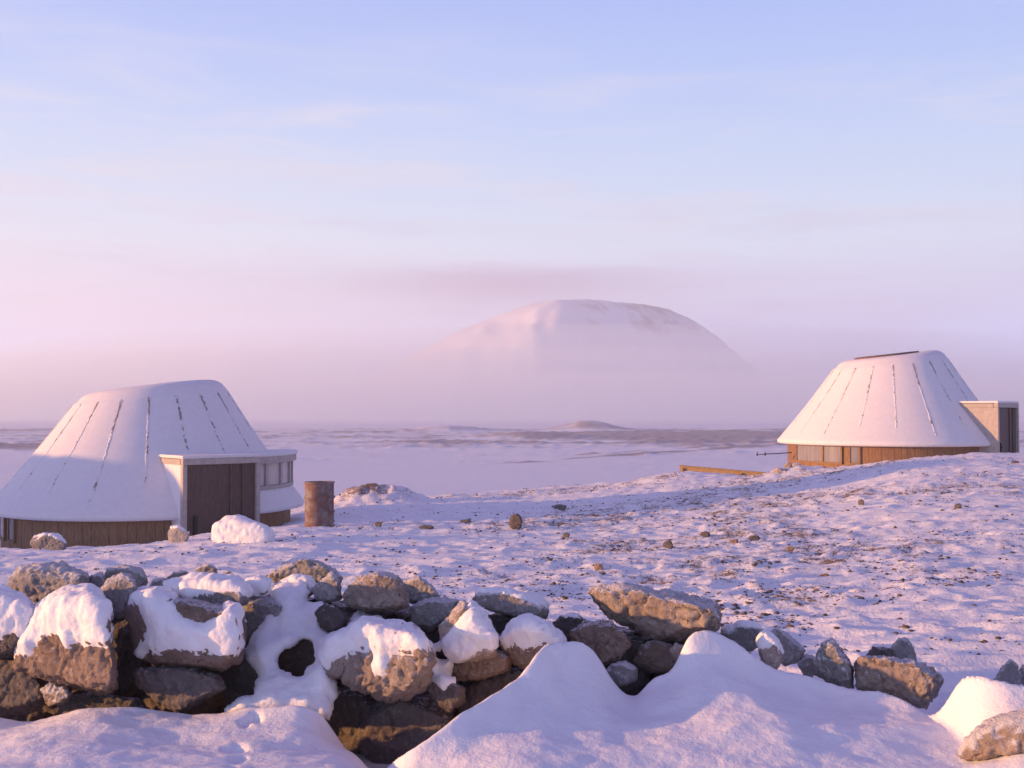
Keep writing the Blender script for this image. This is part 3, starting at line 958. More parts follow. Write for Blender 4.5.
def build_rock(label, poly, depth, thick=None, mat='grey', seed=0, rough=1.0, snow=None, auto=None, snow_t=.028, round_=0, group='stones of the dry stone wall', name='boulder', vox=None, back=1.0, cap=True, skew=.35, capn=1.0):
    rng = random.Random(seed * 131 + 7)
    pl = np.array(poly, float)
    c = pl.mean(0)
    wpx = np.ptp(pl[:, 0]); hpx = np.ptp(pl[:, 1])
    s = depth / F
    if thick is None: thick = .85 * math.sqrt(wpx * hpx) * s
    pts = []
    for (x, y) in pl:
        pts.append(P(x, y, depth + rng.uniform(-.15, .15) * thick))
        q = rng.uniform(.62, .88)
        pts.append(P(c[0] + (x - c[0]) * q + .08 * skew * wpx, c[1] + (y - c[1]) * q, depth - thick * .5 * rng.uniform(.75, 1) - skew * thick * .55 * (x - c[0]) * 2 / wpx))
        q = rng.uniform(.65, .9)
        pts.append(P(c[0] + (x - c[0]) * q, c[1] + (y - c[1]) * q, depth + back * thick * .5 * rng.uniform(.7, 1)))
    bm = bmesh.new()
    for p in pts: bm.verts.new(p)
    r = bmesh.ops.convex_hull(bm, input=bm.verts)
    bmesh.ops.delete(bm, geom=[g for g in r['geom_interior'] if isinstance(g, bmesh.types.BMVert)], context='VERTS')
    bmesh.ops.recalc_face_normals(bm, faces=bm.faces)
    me = bpy.data.meshes.new('hull'); bm.to_mesh(me); bm.free()
    size = max(wpx, hpx) * s
    if vox is None: vox = min(.016, max(.006, size / 46))
    rm = remesh(me, vox)
    v, e = mesh_arrays(rm)
    v = laplace(v, e, 2 + round_); v0 = v.copy()
    rm.vertices.foreach_set('co', v.astype(np.float32).ravel()); rm.update()
    n = normals(rm)
    off = np.array([seed * 3.7, seed * 1.3, seed * 2.1])
    a = size
    d = a * .020 * fbm(v / a * 2.6 + off, 2, 3) - a * .020 * np.abs(fbm(v / a * 5.5 + off, 4, 8)) * rough + a * .008 * fbm(v / a * 17 + off, 3, 9) * rough
    ch = fbm(v / a * 4.2 + off, 2, 12)
    d -= a * .02 * rough * sstep(.25, .05, np.abs(ch) * 2)      # cracks
    d += .0045 * rough * fbm(v * 48 + off, 3, 19)
    v = v + n * d[:, None]
    rm.vertices.foreach_set('co', v.astype(np.float32).ravel()); rm.update()
    base = np.array([v[:, 0].mean(), v[:, 1].mean(), v[:, 2].min()])
    fs = [tuple(p.vertices) for p in rm.polygons]
    ROCK_TRIS.append((v.copy(), fs))
    v_l = v - base
    rm.vertices.foreach_set('co', v_l.astype(np.float32).ravel()); rm.update()
    rm.polygons.foreach_set('use_smooth', [True] * len(rm.polygons))
    rm.materials.clear(); rm.materials.append(M[mat])
    rm.name = name
    o = bpy.data.objects.new(name, rm); C.objects.link(o); o.location = base
    tag(o, label, 'rock', group)
    if cap and (snow or auto is not None):
        n = normals(rm)
        px, py = project(v)
        t = np.full(len(v), -.04)
        if snow:
            pw = wobble(snow, 1.0, rng)
            dd = poly_dist(px, py, pw)
            view = v - CAM; view /= np.linalg.norm(view, axis=1)[:, None]
            fac = -(n * view).sum(1)
            ts = np.where(dd > 0, snow_t * 1.1 * np.clip(dd / 16, 0, 1) ** .72, np.clip(dd * .0045, -.04, 0))
            t = np.where(fac > -.25, ts, -.04)
            topm = (dd > -6) & (fac <= .1) & (n[:, 2] > .25)
            t = np.maximum(t, np.where(topm, snow_t * .8, -.04))
        if auto is not None:
            nz = n[:, 2] + .30 * fbm(v * 9 + off, 3, 44)
            ta = np.where(nz > auto, snow_t * sstep(auto, auto + .4, nz), np.clip((nz - auto) * .08, -.04, 0))
            t = np.maximum(t, ta)
        tn = laplace(t[:, None].repeat(3, 1), e, 2)[:, 0]
        t = np.where(t > .004, np.maximum(t, tn), tn)
        keep = t > -.024
        if (t > .002).sum() > 20:
            vs_ = laplace(v0, e, 12)
            rm2 = rm.copy(); rm2.vertices.foreach_set('co', vs_.astype(np.float32).ravel()); rm2.update(); ns_ = normals(rm2); bpy.data.meshes.remove(rm2)
            dirn = ns_ * .75 + np.array([0, -.05, .45])
            body = laplace(v, e, 8)
            lum = np.clip(t / .02, 0, 1)
            w = body + dirn * (t * (1 + .3 * fbm(v * 10 + off, 2, 55)) + .003)[:, None]
            w = laplace(w, e, 4)
            w = w + ns_ * (capn * lum * (.015 * fbm(v * 9.5 + off, 3, 65) + .0042 * fbm(v * 30, 3, 66)))[:, None]
            ff = [f for f in fs if all(keep[i] for i in f)]
            par = {}
            def find(i):
                while par.setdefault(i, i) != i:
                    par[i] = par[par[i]]; i = par[i]
                return i
            for f in ff:
                r0 = find(f[0])
                for i in f[1:]: par[find(i)] = r0
            comp = {}
            for f in ff: comp.setdefault(find(f[0]), []).append(f)
            for fl in comp.values():
                if len(fl) < 60: continue
                used = sorted({i for f in fl for i in f}); mp = {i: k for k, i in enumerate(used)}
                mesh_obj('snow_cap', w[used] - base, [[mp[i] for i in f] for f in fl], M['snow'], o)
    return o

D0 = 4.75
ROCKS = [
 # label, outline, depth, kwargs
 ('broad grey boulder with frosted back, at the left end of the wall top', [(1, 589), (8, 577), (18, 566), (62, 560), (90, 571), (93, 584), (78, 591), (57, 601), (38, 607), (20, 598)], 5.0, dict(mat='frost', rough=1.2)),
 ('boulder under a smooth snow hood, cut by the left edge of the photo', [(-40, 602), (0, 593), (22, 601), (33, 613), (30, 634), (15, 655), (-8, 662), (-45, 655)], 4.7, dict(mat='dark', snow=[(-45, 590), (0, 590), (22, 600), (34, 612), (31, 628), (20, 645), (14, 632), (6, 634), (0, 640), (-45, 640)], snow_t=.034)),
 ('big brown wedge boulder with thick snow hood and coarse sunlit front', [(8, 668), (22, 648), (28, 618), (45, 602), (68, 592), (95, 594), (107, 608), (112, 640), (116, 666), (118, 690), (106, 697), (85, 691), (45, 679), (12, 672)], 4.6, dict(mat='brown', skew=.6, snow=[(16, 654), (22, 630), (30, 612), (45, 599), (68, 587), (100, 590), (109, 606), (110, 640), (104, 646), (92, 644), (75, 642), (66, 651), (56, 634), (46, 634), (36, 645), (26, 656)], snow_t=.034, rough=1.5)),
 ('upright grey pointed stone between the wedge boulder and the snow-draped block', [(97, 592), (108, 578), (120, 571), (132, 573), (138, 585), (136, 600), (128, 620), (112, 617), (100, 604)], 4.72, dict(mat='grey', rough=1.2)),
 ('frosty rounded stone peeping out behind the upright grey pointed stone', [(102, 578), (106, 568), (125, 564), (142, 568), (149, 580), (146, 591), (120, 592)], 5.1, dict(mat='frost')),
 ('large block draped in snow with a bare lower edge, above the dark diamond stone', [(123, 603), (135, 592), (160, 589), (182, 602), (205, 610), (232, 603), (246, 612), (248, 640), (243, 664), (225, 673), (205, 670), (190, 663), (150, 663), (134, 662), (130, 640), (125, 618)], 4.62, dict(mat='brown', thick=.42, snow=[(121, 604), (128, 594), (145, 588), (162, 587), (170, 600), (182, 616), (200, 624), (218, 616), (232, 602), (241, 612), (243, 630), (244, 650), (236, 657), (216, 656), (206, 650), (198, 657), (186, 650), (166, 651), (153, 656), (150, 649), (142, 664), (134, 664), (132, 655), (140, 642), (147, 630), (146, 620), (138, 607), (130, 604)], snow_t=.03)),
 ('flat stone with a smooth white snow lid, lying on the snow-draped block', [(163, 586), (180, 580), (215, 579), (238, 584), (251, 598), (247, 605), (228, 606), (205, 613), (186, 613), (175, 600)], 4.72, dict(mat='grey', thick=.3, snow=[(160, 588), (166, 582), (180, 578), (215, 576), (238, 581), (252, 594), (240, 594), (226, 591), (210, 594), (196, 596), (188, 600), (186, 606), (178, 600), (170, 592)], snow_t=.03)),
 ('dark bare diamond-shaped stone on the front drift under the snow-draped block', [(131, 673), (135, 666), (190, 664), (222, 675), (227, 688), (200, 705), (180, 716), (163, 716), (150, 697), (135, 683)], 4.6, dict(mat='dark', rough=1.2, thick=.3)),
 ('small square grey stone on the back of the wall behind the snow-lidded flat stone', [(193, 581), (195, 568), (208, 563), (217, 567), (218, 581)], 5.25, dict(mat='grey')),
 ('tiny dark stone right of the small square grey stone on the wall top', [(218, 583), (221, 573), (229, 569), (236, 577), (239, 584)], 5.2, dict(mat='grey')),
 ('low snow-dusted stone left of the small square grey stone on the wall top', [(158, 584), (172, 572), (185, 570), (194, 579), (190, 586)], 5.2, dict(mat='frost')),
 ('small stone with a round snow cap beside the branching snow drape', [(240, 590), (246, 581), (262, 579), (271, 584), (268, 594), (252, 601), (243, 598)], 4.9, dict(mat='grey', snow=[(238, 590), (246, 579), (262, 577), (273, 583), (270, 592), (256, 598), (246, 594)], snow_t=.02)),
 ('dark slab in shade below the small round-capped stone', [(240, 600), (255, 602), (272, 597), (283, 604), (280, 625), (262, 640), (250, 648), (240, 642)], 4.95, dict(mat='grey')),
 ('broad snow-dusted brown mound stone behind the wall, left of the tan boulder', [(258, 578), (285, 563), (300, 557), (320, 560), (335, 568), (345, 578), (340, 585), (310, 584), (275, 584)], 5.5, dict(mat='frost', rough=1.4)),
 ('small pointed grey stone just left of the round tan boulder', [(311, 588), (322, 580), (332, 570), (341, 580), (343, 599), (330, 603), (315, 601)], 4.95, dict(mat='grey')),
 ('round tan boulder with a sunlit yellow cheek on the wall top', [(341, 600), (348, 585), (360, 575), (378, 570), (398, 574), (408, 588), (409, 608), (395, 613), (365, 612), (347, 608)], 4.85, dict(mat='tan', rough=1.2, round_=4)),
 ('frosted grey stone behind the right side of the round tan boulder', [(402, 582), (418, 575), (432, 584), (441, 597), (430, 607), (408, 604)], 5.15, dict(mat='frost')),
 ('frosted grey block in shade right of the round tan boulder', [(410, 606), (425, 598), (445, 596), (459, 600), (454, 612), (443, 624), (430, 633), (412, 624)], 4.9, dict(mat='frost')),
 ('dark stone poking from the branching snow drape below the pointed grey stone', [(314, 612), (325, 602), (336, 606), (348, 615), (344, 629), (332, 634), (320, 628)], 4.75, dict(mat='dark')),
 ('large warm brown boulder with coarse front under a torn snow blanket', [(318, 662), (330, 642), (352, 628), (380, 622), (410, 627), (430, 642), (434, 660), (429, 686), (410, 700), (390, 703), (350, 691), (325, 677)], 4.55, dict(mat='tan', rough=1.7, skew=.6, snow=[(316, 655), (326, 636), (345, 622), (352, 607), (364, 605), (378, 614), (392, 630), (412, 634), (432, 640), (436, 648), (424, 650), (402, 652), (386, 655), (388, 668), (382, 676), (372, 674), (370, 664), (376, 652), (362, 650), (346, 656), (334, 660), (326, 670), (320, 672)], snow_t=.028)),
 ('little sunlit tan stone lying in the snow right of the round tan boulder', [(384, 632), (398, 624), (414, 622), (425, 632), (429, 643), (412, 645), (395, 642)], 4.62, dict(mat='tan', auto=.75, snow_t=.012)),
 ('peaked stone plastered with snow on its right, left of the long bar stone', [(437, 627), (450, 612), (463, 600), (475, 607), (498, 640), (497, 656), (480, 662), (455, 664), (443, 652)], 4.6, dict(mat='tan', snow=[(440, 640), (452, 628), (466, 612), (474, 604), (484, 616), (500, 640), (500, 648), (492, 650), (484, 648), (478, 652), (470, 658), (450, 668), (440, 656)], snow_t=.025)),
 ('dark stone hanging below a snow tongue, right of the large warm brown boulder', [(427, 688), (432, 680), (450, 680), (466, 688), (465, 703), (450, 713), (437, 706)], 4.5, dict(mat='dark', snow=[(418, 668), (430, 650), (452, 650), (456, 672), (450, 684), (442, 690), (434, 682)], snow_t=.03)),
 ('reddish brown stone wedged under the peaked snow-plastered stone', [(448, 668), (470, 655), (496, 648), (514, 655), (510, 672), (480, 680), (455, 682)], 4.68, dict(mat='brown')),
 ('long rounded bar stone lying tilted along the wall top', [(470, 600), (477, 590), (500, 589), (545, 602), (551, 612), (546, 620), (535, 622), (515, 618), (490, 611), (475, 607)], 4.85, dict(mat='grey', round_=5, rough=.6, thick=.16, snow=[(474, 591), (480, 586), (502, 586), (546, 599), (552, 608), (545, 606), (520, 599), (500, 593), (484, 592)], snow_t=.018)),
 ('small dark stone in the gap below the long bar stone', [(488, 614), (508, 612), (520, 618), (515, 632), (500, 636)], 4.95, dict(mat='dark')),
 ('snow-topped stone with reddish broken sides left of the front drift peak', [(497, 642), (515, 626), (530, 620), (548, 632), (566, 642), (562, 660), (545, 674), (525, 674), (510, 662)], 4.62, dict(mat='brown', rough=1.3, snow=[(494, 644), (514, 624), (530, 617), (550, 630), (570, 642), (566, 652), (556, 646), (546, 642), (540, 645), (528, 650), (514, 644), (506, 648)], snow_t=.03)),
 ('dark stone in shade between the bar stone and the rough orange stone', [(545, 630), (560, 616), (580, 615), (592, 626), (578, 644), (555, 644)], 4.95, dict(mat='dark', auto=.8, snow_t=.012)),
 ('rough rounded stone with orange sunlit top under the long tan slab', [(568, 632), (585, 621), (610, 619), (625, 634), (631, 646), (615, 664), (595, 668), (575, 654)], 4.7, dict(mat='brown', rough=1.6, skew=.6)),
 ('long tan slab of coarse sunlit stone, largest on the wall', [(584, 592), (590, 583), (620, 583), (660, 588), (700, 598), (720, 604), (722, 620), (718, 633), (690, 632), (680, 641), (655, 641), (625, 629), (600, 613)], 4.85, dict(mat='tan', rough=1.5, thick=.4, skew=.75)),
 ('dark brown stone with a bright tip in the hole under the long tan slab', [(632, 662), (640, 645), (655, 638), (672, 645), (682, 655), (678, 672), (650, 674)], 4.8, dict(mat='brown')),
 ('smooth grey stone half sunk in the front drift below the rough orange stone', [(602, 675), (610, 663), (625, 660), (639, 668), (636, 682), (618, 688)], 4.58, dict(mat='frost', round_=5)),
 ('smooth lavender-frosted stone just right of the long tan slab', [(718, 634), (738, 624), (760, 626), (770, 640), (752, 652), (732, 650)], 4.95, dict(mat='frost', rough=.6, auto=.7, snow_t=.014)),
 ('little knobbly stone with snow on its crown before the grey leaning slab', [(755, 642), (765, 632), (778, 645), (783, 660), (777, 671), (764, 670)], 4.6, dict(mat='tan', snow=[(753, 642), (764, 630), (780, 644), (779, 650), (772, 645), (765, 648), (758, 650)], snow_t=.014)),
 ('grey leaning slab behind the little knobbly stone', [(764, 637), (775, 626), (790, 635), (806, 650), (802, 662), (785, 667), (774, 658)], 4.85, dict(mat='frost')),
 ('angular two-toned stone with sunlit left and grey right, left of the pitted boulder', [(812, 660), (822, 642), (833, 637), (841, 650), (853, 665), (854, 688), (840, 690), (825, 680), (812, 674)], 4.62, dict(mat='frost', rough=1.3)),
 ('pitted tan boulder lying on the front drift at the right end of the wall', [(851, 662), (860, 654), (885, 655), (910, 658), (930, 665), (946, 681), (938, 692), (926, 709), (914, 707), (900, 693), (880, 690), (855, 690)], 4.55, dict(mat='tan', rough=1.5, skew=.6)),
 ('low dark stone directly behind the pitted tan boulder', [(864, 656), (873, 646), (890, 647), (902, 660), (880, 664)], 4.95, dict(mat='dark')),
 ('round dark grey stone behind the pitted tan boulder', [(888, 650), (897, 638), (907, 636), (914, 648), (918, 664), (900, 666)], 5.1, dict(mat='grey', round_=3)),
 ('grey pointed stone above the snow at the right edge of the photo', [(991, 684), (1000, 668), (1011, 658), (1018, 666), (1022, 684), (1010, 692)], 4.9, dict(mat='grey')),
 ('low grey stone cut off by the right edge of the photo', [(1014, 678), (1022, 664), (1040, 660), (1062, 668), (1064, 690), (1030, 694)], 5.0, dict(mat='frost')),
 ('snow-crusted tan boulder buried in the front drift in the lower right corner', [(952, 756), (962, 736), (982, 722), (1008, 711), (1045, 704), (1075, 735), (1050, 756), (1000, 758), (965, 764)], 3.80, dict(mat='crust', rough=.8, thick=.2, round_=3)),
 ('black shaded stone filling the lower left corner of the wall', [(-40, 655), (8, 652), (30, 668), (48, 682), (50, 702), (28, 716), (-40, 716)], 4.85, dict(mat='dark')),
 ('shaded stone half under the drift below the big wedge boulder', [(56, 700), (90, 690), (138, 697), (152, 712), (120, 726), (60, 726)], 4.8, dict(mat='dark')),
 ('tiny snow-crusted stone in the hollow left below the big wedge boulder', [(40, 690), (50, 682), (66, 686), (72, 696), (62, 706), (46, 706)], 4.6, dict(mat='crust', rough=1.6)),
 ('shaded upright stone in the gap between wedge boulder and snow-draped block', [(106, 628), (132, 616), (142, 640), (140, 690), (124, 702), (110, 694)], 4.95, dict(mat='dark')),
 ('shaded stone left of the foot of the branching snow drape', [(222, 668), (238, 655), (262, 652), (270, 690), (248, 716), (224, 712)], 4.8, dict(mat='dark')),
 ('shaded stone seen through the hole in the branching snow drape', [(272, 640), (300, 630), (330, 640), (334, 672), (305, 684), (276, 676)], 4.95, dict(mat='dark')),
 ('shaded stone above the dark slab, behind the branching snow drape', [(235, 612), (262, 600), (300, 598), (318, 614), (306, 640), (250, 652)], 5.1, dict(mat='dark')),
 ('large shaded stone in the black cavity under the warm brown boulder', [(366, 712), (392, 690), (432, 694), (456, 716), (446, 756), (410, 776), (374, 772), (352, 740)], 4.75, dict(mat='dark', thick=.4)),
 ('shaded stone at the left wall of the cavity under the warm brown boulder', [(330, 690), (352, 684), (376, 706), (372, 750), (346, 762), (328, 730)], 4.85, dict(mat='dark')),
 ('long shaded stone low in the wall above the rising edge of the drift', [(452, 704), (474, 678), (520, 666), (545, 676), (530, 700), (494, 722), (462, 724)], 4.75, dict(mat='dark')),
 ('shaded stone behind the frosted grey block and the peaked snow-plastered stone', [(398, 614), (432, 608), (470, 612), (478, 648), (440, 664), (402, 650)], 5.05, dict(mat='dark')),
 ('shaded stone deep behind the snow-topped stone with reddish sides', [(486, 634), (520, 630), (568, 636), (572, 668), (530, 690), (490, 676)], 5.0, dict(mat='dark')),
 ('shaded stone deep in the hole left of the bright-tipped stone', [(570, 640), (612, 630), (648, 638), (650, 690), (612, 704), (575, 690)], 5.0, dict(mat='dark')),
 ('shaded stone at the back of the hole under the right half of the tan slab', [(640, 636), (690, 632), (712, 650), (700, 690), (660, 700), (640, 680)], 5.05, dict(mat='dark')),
 ('small warm stone squeezed between the bright-tipped stone and the drift', [(668, 650), (676, 642), (688, 646), (690, 660), (678, 666)], 4.68, dict(mat='tan')),
 ('small frosted stone tucked between the left-end boulder and the upright pointed stone', [(83, 592), (91, 575), (103, 571), (109, 586), (98, 598)], 5.0, dict(mat='frost')),
 ('small frosted stone touching the left tip of the snow-lidded flat stone', [(146, 592), (151, 580), (164, 577), (170, 588), (158, 597)], 5.0, dict(mat='frost')),
 ('small stone filling the gap between leaning slab and two-toned stone', [(796, 664), (805, 653), (817, 657), (823, 672), (806, 680)], 4.75, dict(mat='frost')),
 ('low grey stone on the wall top between the capped stone and the mound stone', [(276, 592), (290, 583), (310, 582), (318, 592), (300, 602), (280, 602)], 5.1, dict(mat='grey', auto=.4)),
]
for i, (lab, poly, dep, kw) in enumerate(ROCKS):
    build_rock(lab, poly, dep, seed=i + 1, **kw)

# dark rubble packed inside the wall behind the facing stones
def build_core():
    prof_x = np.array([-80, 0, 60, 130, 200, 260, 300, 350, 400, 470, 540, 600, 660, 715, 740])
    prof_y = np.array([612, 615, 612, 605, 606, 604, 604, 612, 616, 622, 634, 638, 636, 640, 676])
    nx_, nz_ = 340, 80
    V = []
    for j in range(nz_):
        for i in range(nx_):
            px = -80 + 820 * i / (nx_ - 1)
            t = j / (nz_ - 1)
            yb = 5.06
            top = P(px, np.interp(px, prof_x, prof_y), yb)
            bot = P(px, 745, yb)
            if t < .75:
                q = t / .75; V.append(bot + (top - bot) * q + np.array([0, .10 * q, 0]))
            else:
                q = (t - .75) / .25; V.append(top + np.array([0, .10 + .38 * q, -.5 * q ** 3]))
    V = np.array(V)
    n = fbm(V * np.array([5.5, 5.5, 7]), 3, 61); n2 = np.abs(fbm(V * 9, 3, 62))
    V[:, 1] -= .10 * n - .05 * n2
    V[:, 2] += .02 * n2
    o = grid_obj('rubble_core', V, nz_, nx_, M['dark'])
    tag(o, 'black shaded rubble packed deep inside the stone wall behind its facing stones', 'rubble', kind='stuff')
build_core()

# ------------------------------------------------------------------ snow draped between stones
def bvh_rocks():
    V = []; Fc = []; n = 0
    for v, f in ROCK_TRIS:
        V += v.tolist(); Fc += [tuple(i + n for i in q) for q in f]; n += len(v)
    return BVHTree.FromPolygons(V, Fc)
BV = bvh_rocks()

def drape(poly, holes, thick, step=2.4, dfun=None, sm=7, seed=0):
    rng = random.Random(seed)
    poly = wobble(poly, .8, rng, 8)
    xs = np.arange(min(p[0] for p in poly) - step, max(p[0] for p in poly) + 2 * step, step)
    ys = np.arange(min(p[1] for p in poly) - step, max(p[1] for p in poly) + 2 * step, step)
    XX, YY = np.meshgrid(xs, ys)
    d = poly_dist(XX.ravel(), YY.ravel(), poly)
    for h in holes: d = np.minimum(d, -poly_dist(XX.ravel(), YY.ravel(), wobble(h, .8, rng, 6)))
    d = d.reshape(XX.shape)
    ins = d > -step * .5
    dep = np.full(XX.shape, np.nan)
    o = Vector(CAM)
    for i, j in zip(*np.nonzero(ins)):
        r = ray(XX[i, j], YY[i, j])
        hit = BV.ray_cast(o, Vector(r), 12)
        lim = dfun(XX[i, j], YY[i, j])
        y = hit[0].y if hit[0] is not None else lim[1]
        dep[i, j] = min(max(y, lim[0]), lim[1])
    a = np.where(np.isnan(dep), 0, dep); w = (~np.isnan(dep)).astype(float)
    a = _smooth(_smooth(a, sm, 0), sm, 1); w = _smooth(_smooth(w, sm, 0), sm, 1)
    ds = a / np.maximum(w, 1e-6)
    nn = fbm(np.stack([XX.ravel() / 22, YY.ravel() / 22, 0 * XX.ravel() + seed], 1), 3, 5).reshape(XX.shape)
    prof = thick * np.sqrt(np.clip((d + step * .5) / 20, 0, 1)) * (1 + .35 * nn)
    fr = ds - prof; bk = ds + .05
    idx = -np.ones(XX.shape, int); V = []; Fc = []
    cell = ins[:-1, :-1] & ins[1:, :-1] & ins[:-1, 1:] & ins[1:, 1:]
    vid = {}
    def vert(i, j, s):
        k = (i, j, s)
        if k not in vid:
            vid[k] = len(V); V.append(P(XX[i, j], YY[i, j], fr[i, j] if s == 0 else bk[i, j]))
        return vid[k]
    for i, j in zip(*np.nonzero(cell)):
        Fc.append((vert(i, j, 0), vert(i + 1, j, 0), vert(i + 1, j + 1, 0), vert(i, j + 1, 0)))
        Fc.append((vert(i, j, 1), vert(i, j + 1, 1), vert(i + 1, j + 1, 1), vert(i + 1, j, 1)))
        for (di, dj, a_, b_) in ((0, -1, (i, j), (i + 1, j)), (0, 1, (i + 1, j + 1), (i, j + 1)), (-1, 0, (i, j + 1), (i, j)), (1, 0, (i + 1, j), (i + 1, j + 1))):
            ii, jj = i + di, j + dj
            if ii < 0 or jj < 0 or ii >= cell.shape[0] or jj >= cell.shape[1] or not cell[ii, jj]:
                Fc.append((vert(*a_, 0), vert(*a_, 1), vert(*b_, 1), vert(*b_, 0)))
    o2 = mesh_obj('snow_drape', V, Fc, M['snow'])
    bm = bmesh.new(); bm.from_mesh(o2.data)
    bmesh.ops.recalc_face_normals(bm, faces=bm.faces)
    bm.to_mesh(o2.data); bm.free(); o2.data.update()
    v, e = mesh_arrays(o2.data)
    v = laplace(v, e, 5, .5)
    o2.data.vertices.foreach_set('co', v.astype(np.float32).ravel()); o2.data.update()
    v = v + normals(o2.data) * (.016 * fbm(v * 8 + seed, 3, 31) + .005 * fbm(v * 28, 3, 32))[:, None]
    o2.data.vertices.foreach_set('co', v.astype(np.float32).ravel()); o2.data.update()
    return o2

def dlin(y0, d0, y1, d1, slack=.10):
    def f(x, y):
        t = min(1, max(0, (y - y0) / (y1 - y0))); m = d0 + (d1 - d0) * t
        return (m - slack, m + slack)
    return f
o = drape([(268, 590), (284, 582), (304, 582), (310, 592), (306, 602), (322, 600), (332, 606), (326, 612), (318, 622), (334, 632), (346, 626), (352, 612), (362, 608), (378, 616), (392, 634), (408, 642), (424, 646), (446, 634), (458, 628), (462, 642), (456, 660), (452, 680), (440, 690), (428, 680), (424, 656), (400, 654), (384, 652), (362, 648), (340, 656), (330, 668), (342, 684), (344, 694), (336, 706), (330, 720), (300, 716), (262, 714), (232, 716), (222, 710), (236, 702), (252, 694), (258, 676), (246, 658), (248, 640), (262, 622), (274, 606)],
          [[(278, 662), (286, 651), (298, 648), (304, 640), (311, 647), (317, 661), (309, 666), (301, 675), (286, 671)], [(436, 652), (444, 648), (448, 654), (442, 660), (436, 658)]],
          .085, dfun=dlin(585, 4.95, 712, 4.38, .10), sm=3.5, seed=3)
tag(o, 'thick smooth snow drape branching over the middle stones of the wall with a dark hole', 'snow', kind='stuff')

# ------------------------------------------------------------------ front snow drift
CR = np.array([
 (-420, 700, 4.4), (-60, 706, 4.45), (0, 716, 4.45), (30, 722, 4.45), (52, 717, 4.42), (80, 708, 4.4), (120, 706, 4.4), (160, 710, 4.42), (195, 714, 4.42), (222, 713, 4.40),
 (250, 708, 4.36), (300, 705, 4.32), (320, 712, 4.32), (336, 732, 4.36), (348, 750, 4.38), (366, 756, 4.4), (378, 776, 4.2), (392, 769, 3.80), (412, 753, 3.82), (440, 731, 3.89), (460, 714, 3.95), (480, 701, 4.02),
 (500, 690, 4.09), (522, 675, 4.18), (531, 662, 4.22), (538, 650, 4.26), (548, 642, 4.30), (562, 640, 4.38), (578, 641, 4.4), (590, 648, 4.41), (600, 660, 4.42), (609, 678, 4.42), (622, 693, 4.42), (636, 698, 4.42),
 (644, 686, 4.44), (654, 676, 4.46), (668, 675, 4.48), (677, 662, 4.5), (683, 643, 4.52), (690, 632, 4.54), (702, 629, 4.54), (718, 632, 4.54), (734, 641, 4.54), (754, 658, 4.5), (775, 670, 4.48),
 (805, 676, 4.46), (830, 684, 4.44), (852, 690, 4.42), (880, 691, 4.40), (898, 697, 4.38), (916, 708, 4.34), (929, 720, 4.28), (940, 721, 4.22), (947, 700, 4.14), (953, 683, 4.08), (965, 677, 4.05),
 (990, 680, 4.02), (1024, 686, 4.0), (1100, 690, 4.0), (1400, 690, 4.0)], float)
_cx = (CR[:, 0] - 512) / F * CR[:, 2]
_cz = np.array([P(a, b, c)[2] for a, b, c in CR])
_o = np.argsort(_cx); _cx = _cx[_o]; _cz = _cz[_o]; _cy = CR[_o, 2]
_gx = np.arange(-5.0, 5.0, .008)
_gz = _smooth(np.interp(_gx, _cx, _cz)[None], 2.2, 1)[0]
_gy = _smooth(np.interp(_gx, _cx, _cy)[None], 8, 1)[0]
_gzs = _smooth(_gz[None], 30, 1)[0]
_gzw = _smooth(_gz[None], 75, 1)[0]

def drift_h(x, y):
    zc = np.interp(x, _gx, _gz); yc = np.interp(x, _gx, _gy)
    zs = np.interp(x, _gx, _gzs); zw = np.interp(x, _gx, _gzw)
    d = yc - y
    px = 512 + F * x / np.maximum(y, 1)
    k = sstep(330, 430, px)
    # towards the camera the crest detail melts into a broad drift face
    w1 = np.exp(-np.maximum(d, 0) / .16); w2 = np.exp(-np.maximum(d, 0) / .6)
    front = zc * w1 + zs * (1 - w1) * w2 + zw * (1 - w1) * (1 - w2)
    front = front - k * (.085 * (1 - np.exp(-np.maximum(d, 0) / .10)) + .10 * np.maximum(d, 0)) - (1 - k) * (.012 * (1 - np.exp(-np.maximum(d, 0) / .05)) - .01 * np.maximum(d, 0))
    back = zc - 2.2 * np.maximum(-d - .0, 0) ** 1.4 - .25 * np.maximum(-d, 0)
    h = np.where(d >= 0, front, back)
    p = np.stack([x, y, 0 * x], 1)
    h = h + .022 * fbm(p * np.array([1.6, 2.6, 1]), 3, 15) * sstep(0, .25, np.abs(d)) + .007 * fbm(p * np.array([4.2, 5.5, 1]), 3, 18) + .0022 * fbm(p * 14, 3, 16)
    return h

def build_drift():
    xs = np.arange(-3.6, 3.6, .011); ys = np.concatenate([np.arange(.6, 3.0, .06), np.arange(3.0, 4.95, .010)])
    XX, YY = np.meshgrid(xs, ys)
    x = XX.ravel(); y = YY.ravel()
    h = drift_h(x, y)
    # paw prints
    for px, py, r, dep in ((258, 717, .014, .028), (251, 718, .010, .02), (246, 720, .012, .024), (241, 739, .020, .014), (234, 741, .016, .011), (229, 740, .013, .010), (238, 752, .014, .012), (245, 750, .010, .010), (233, 763, .013, .012)):
        Y = F * 1.19 / (py - HOR); X = (px - 512) / F * Y
        rr = np.hypot(x - X + .4 * (y - Y), (y - Y) * .5) / r
        h = h - 1.5 * dep * np.exp(-.5 * rr ** 3)
    h = np.maximum(h, EYE - 1.75)
    o = grid_obj('snow_drift', np.stack([x, y, h], 1), len(ys), len(xs), M['snow_soft'])
    o['kind'] = 'structure'
build_drift()

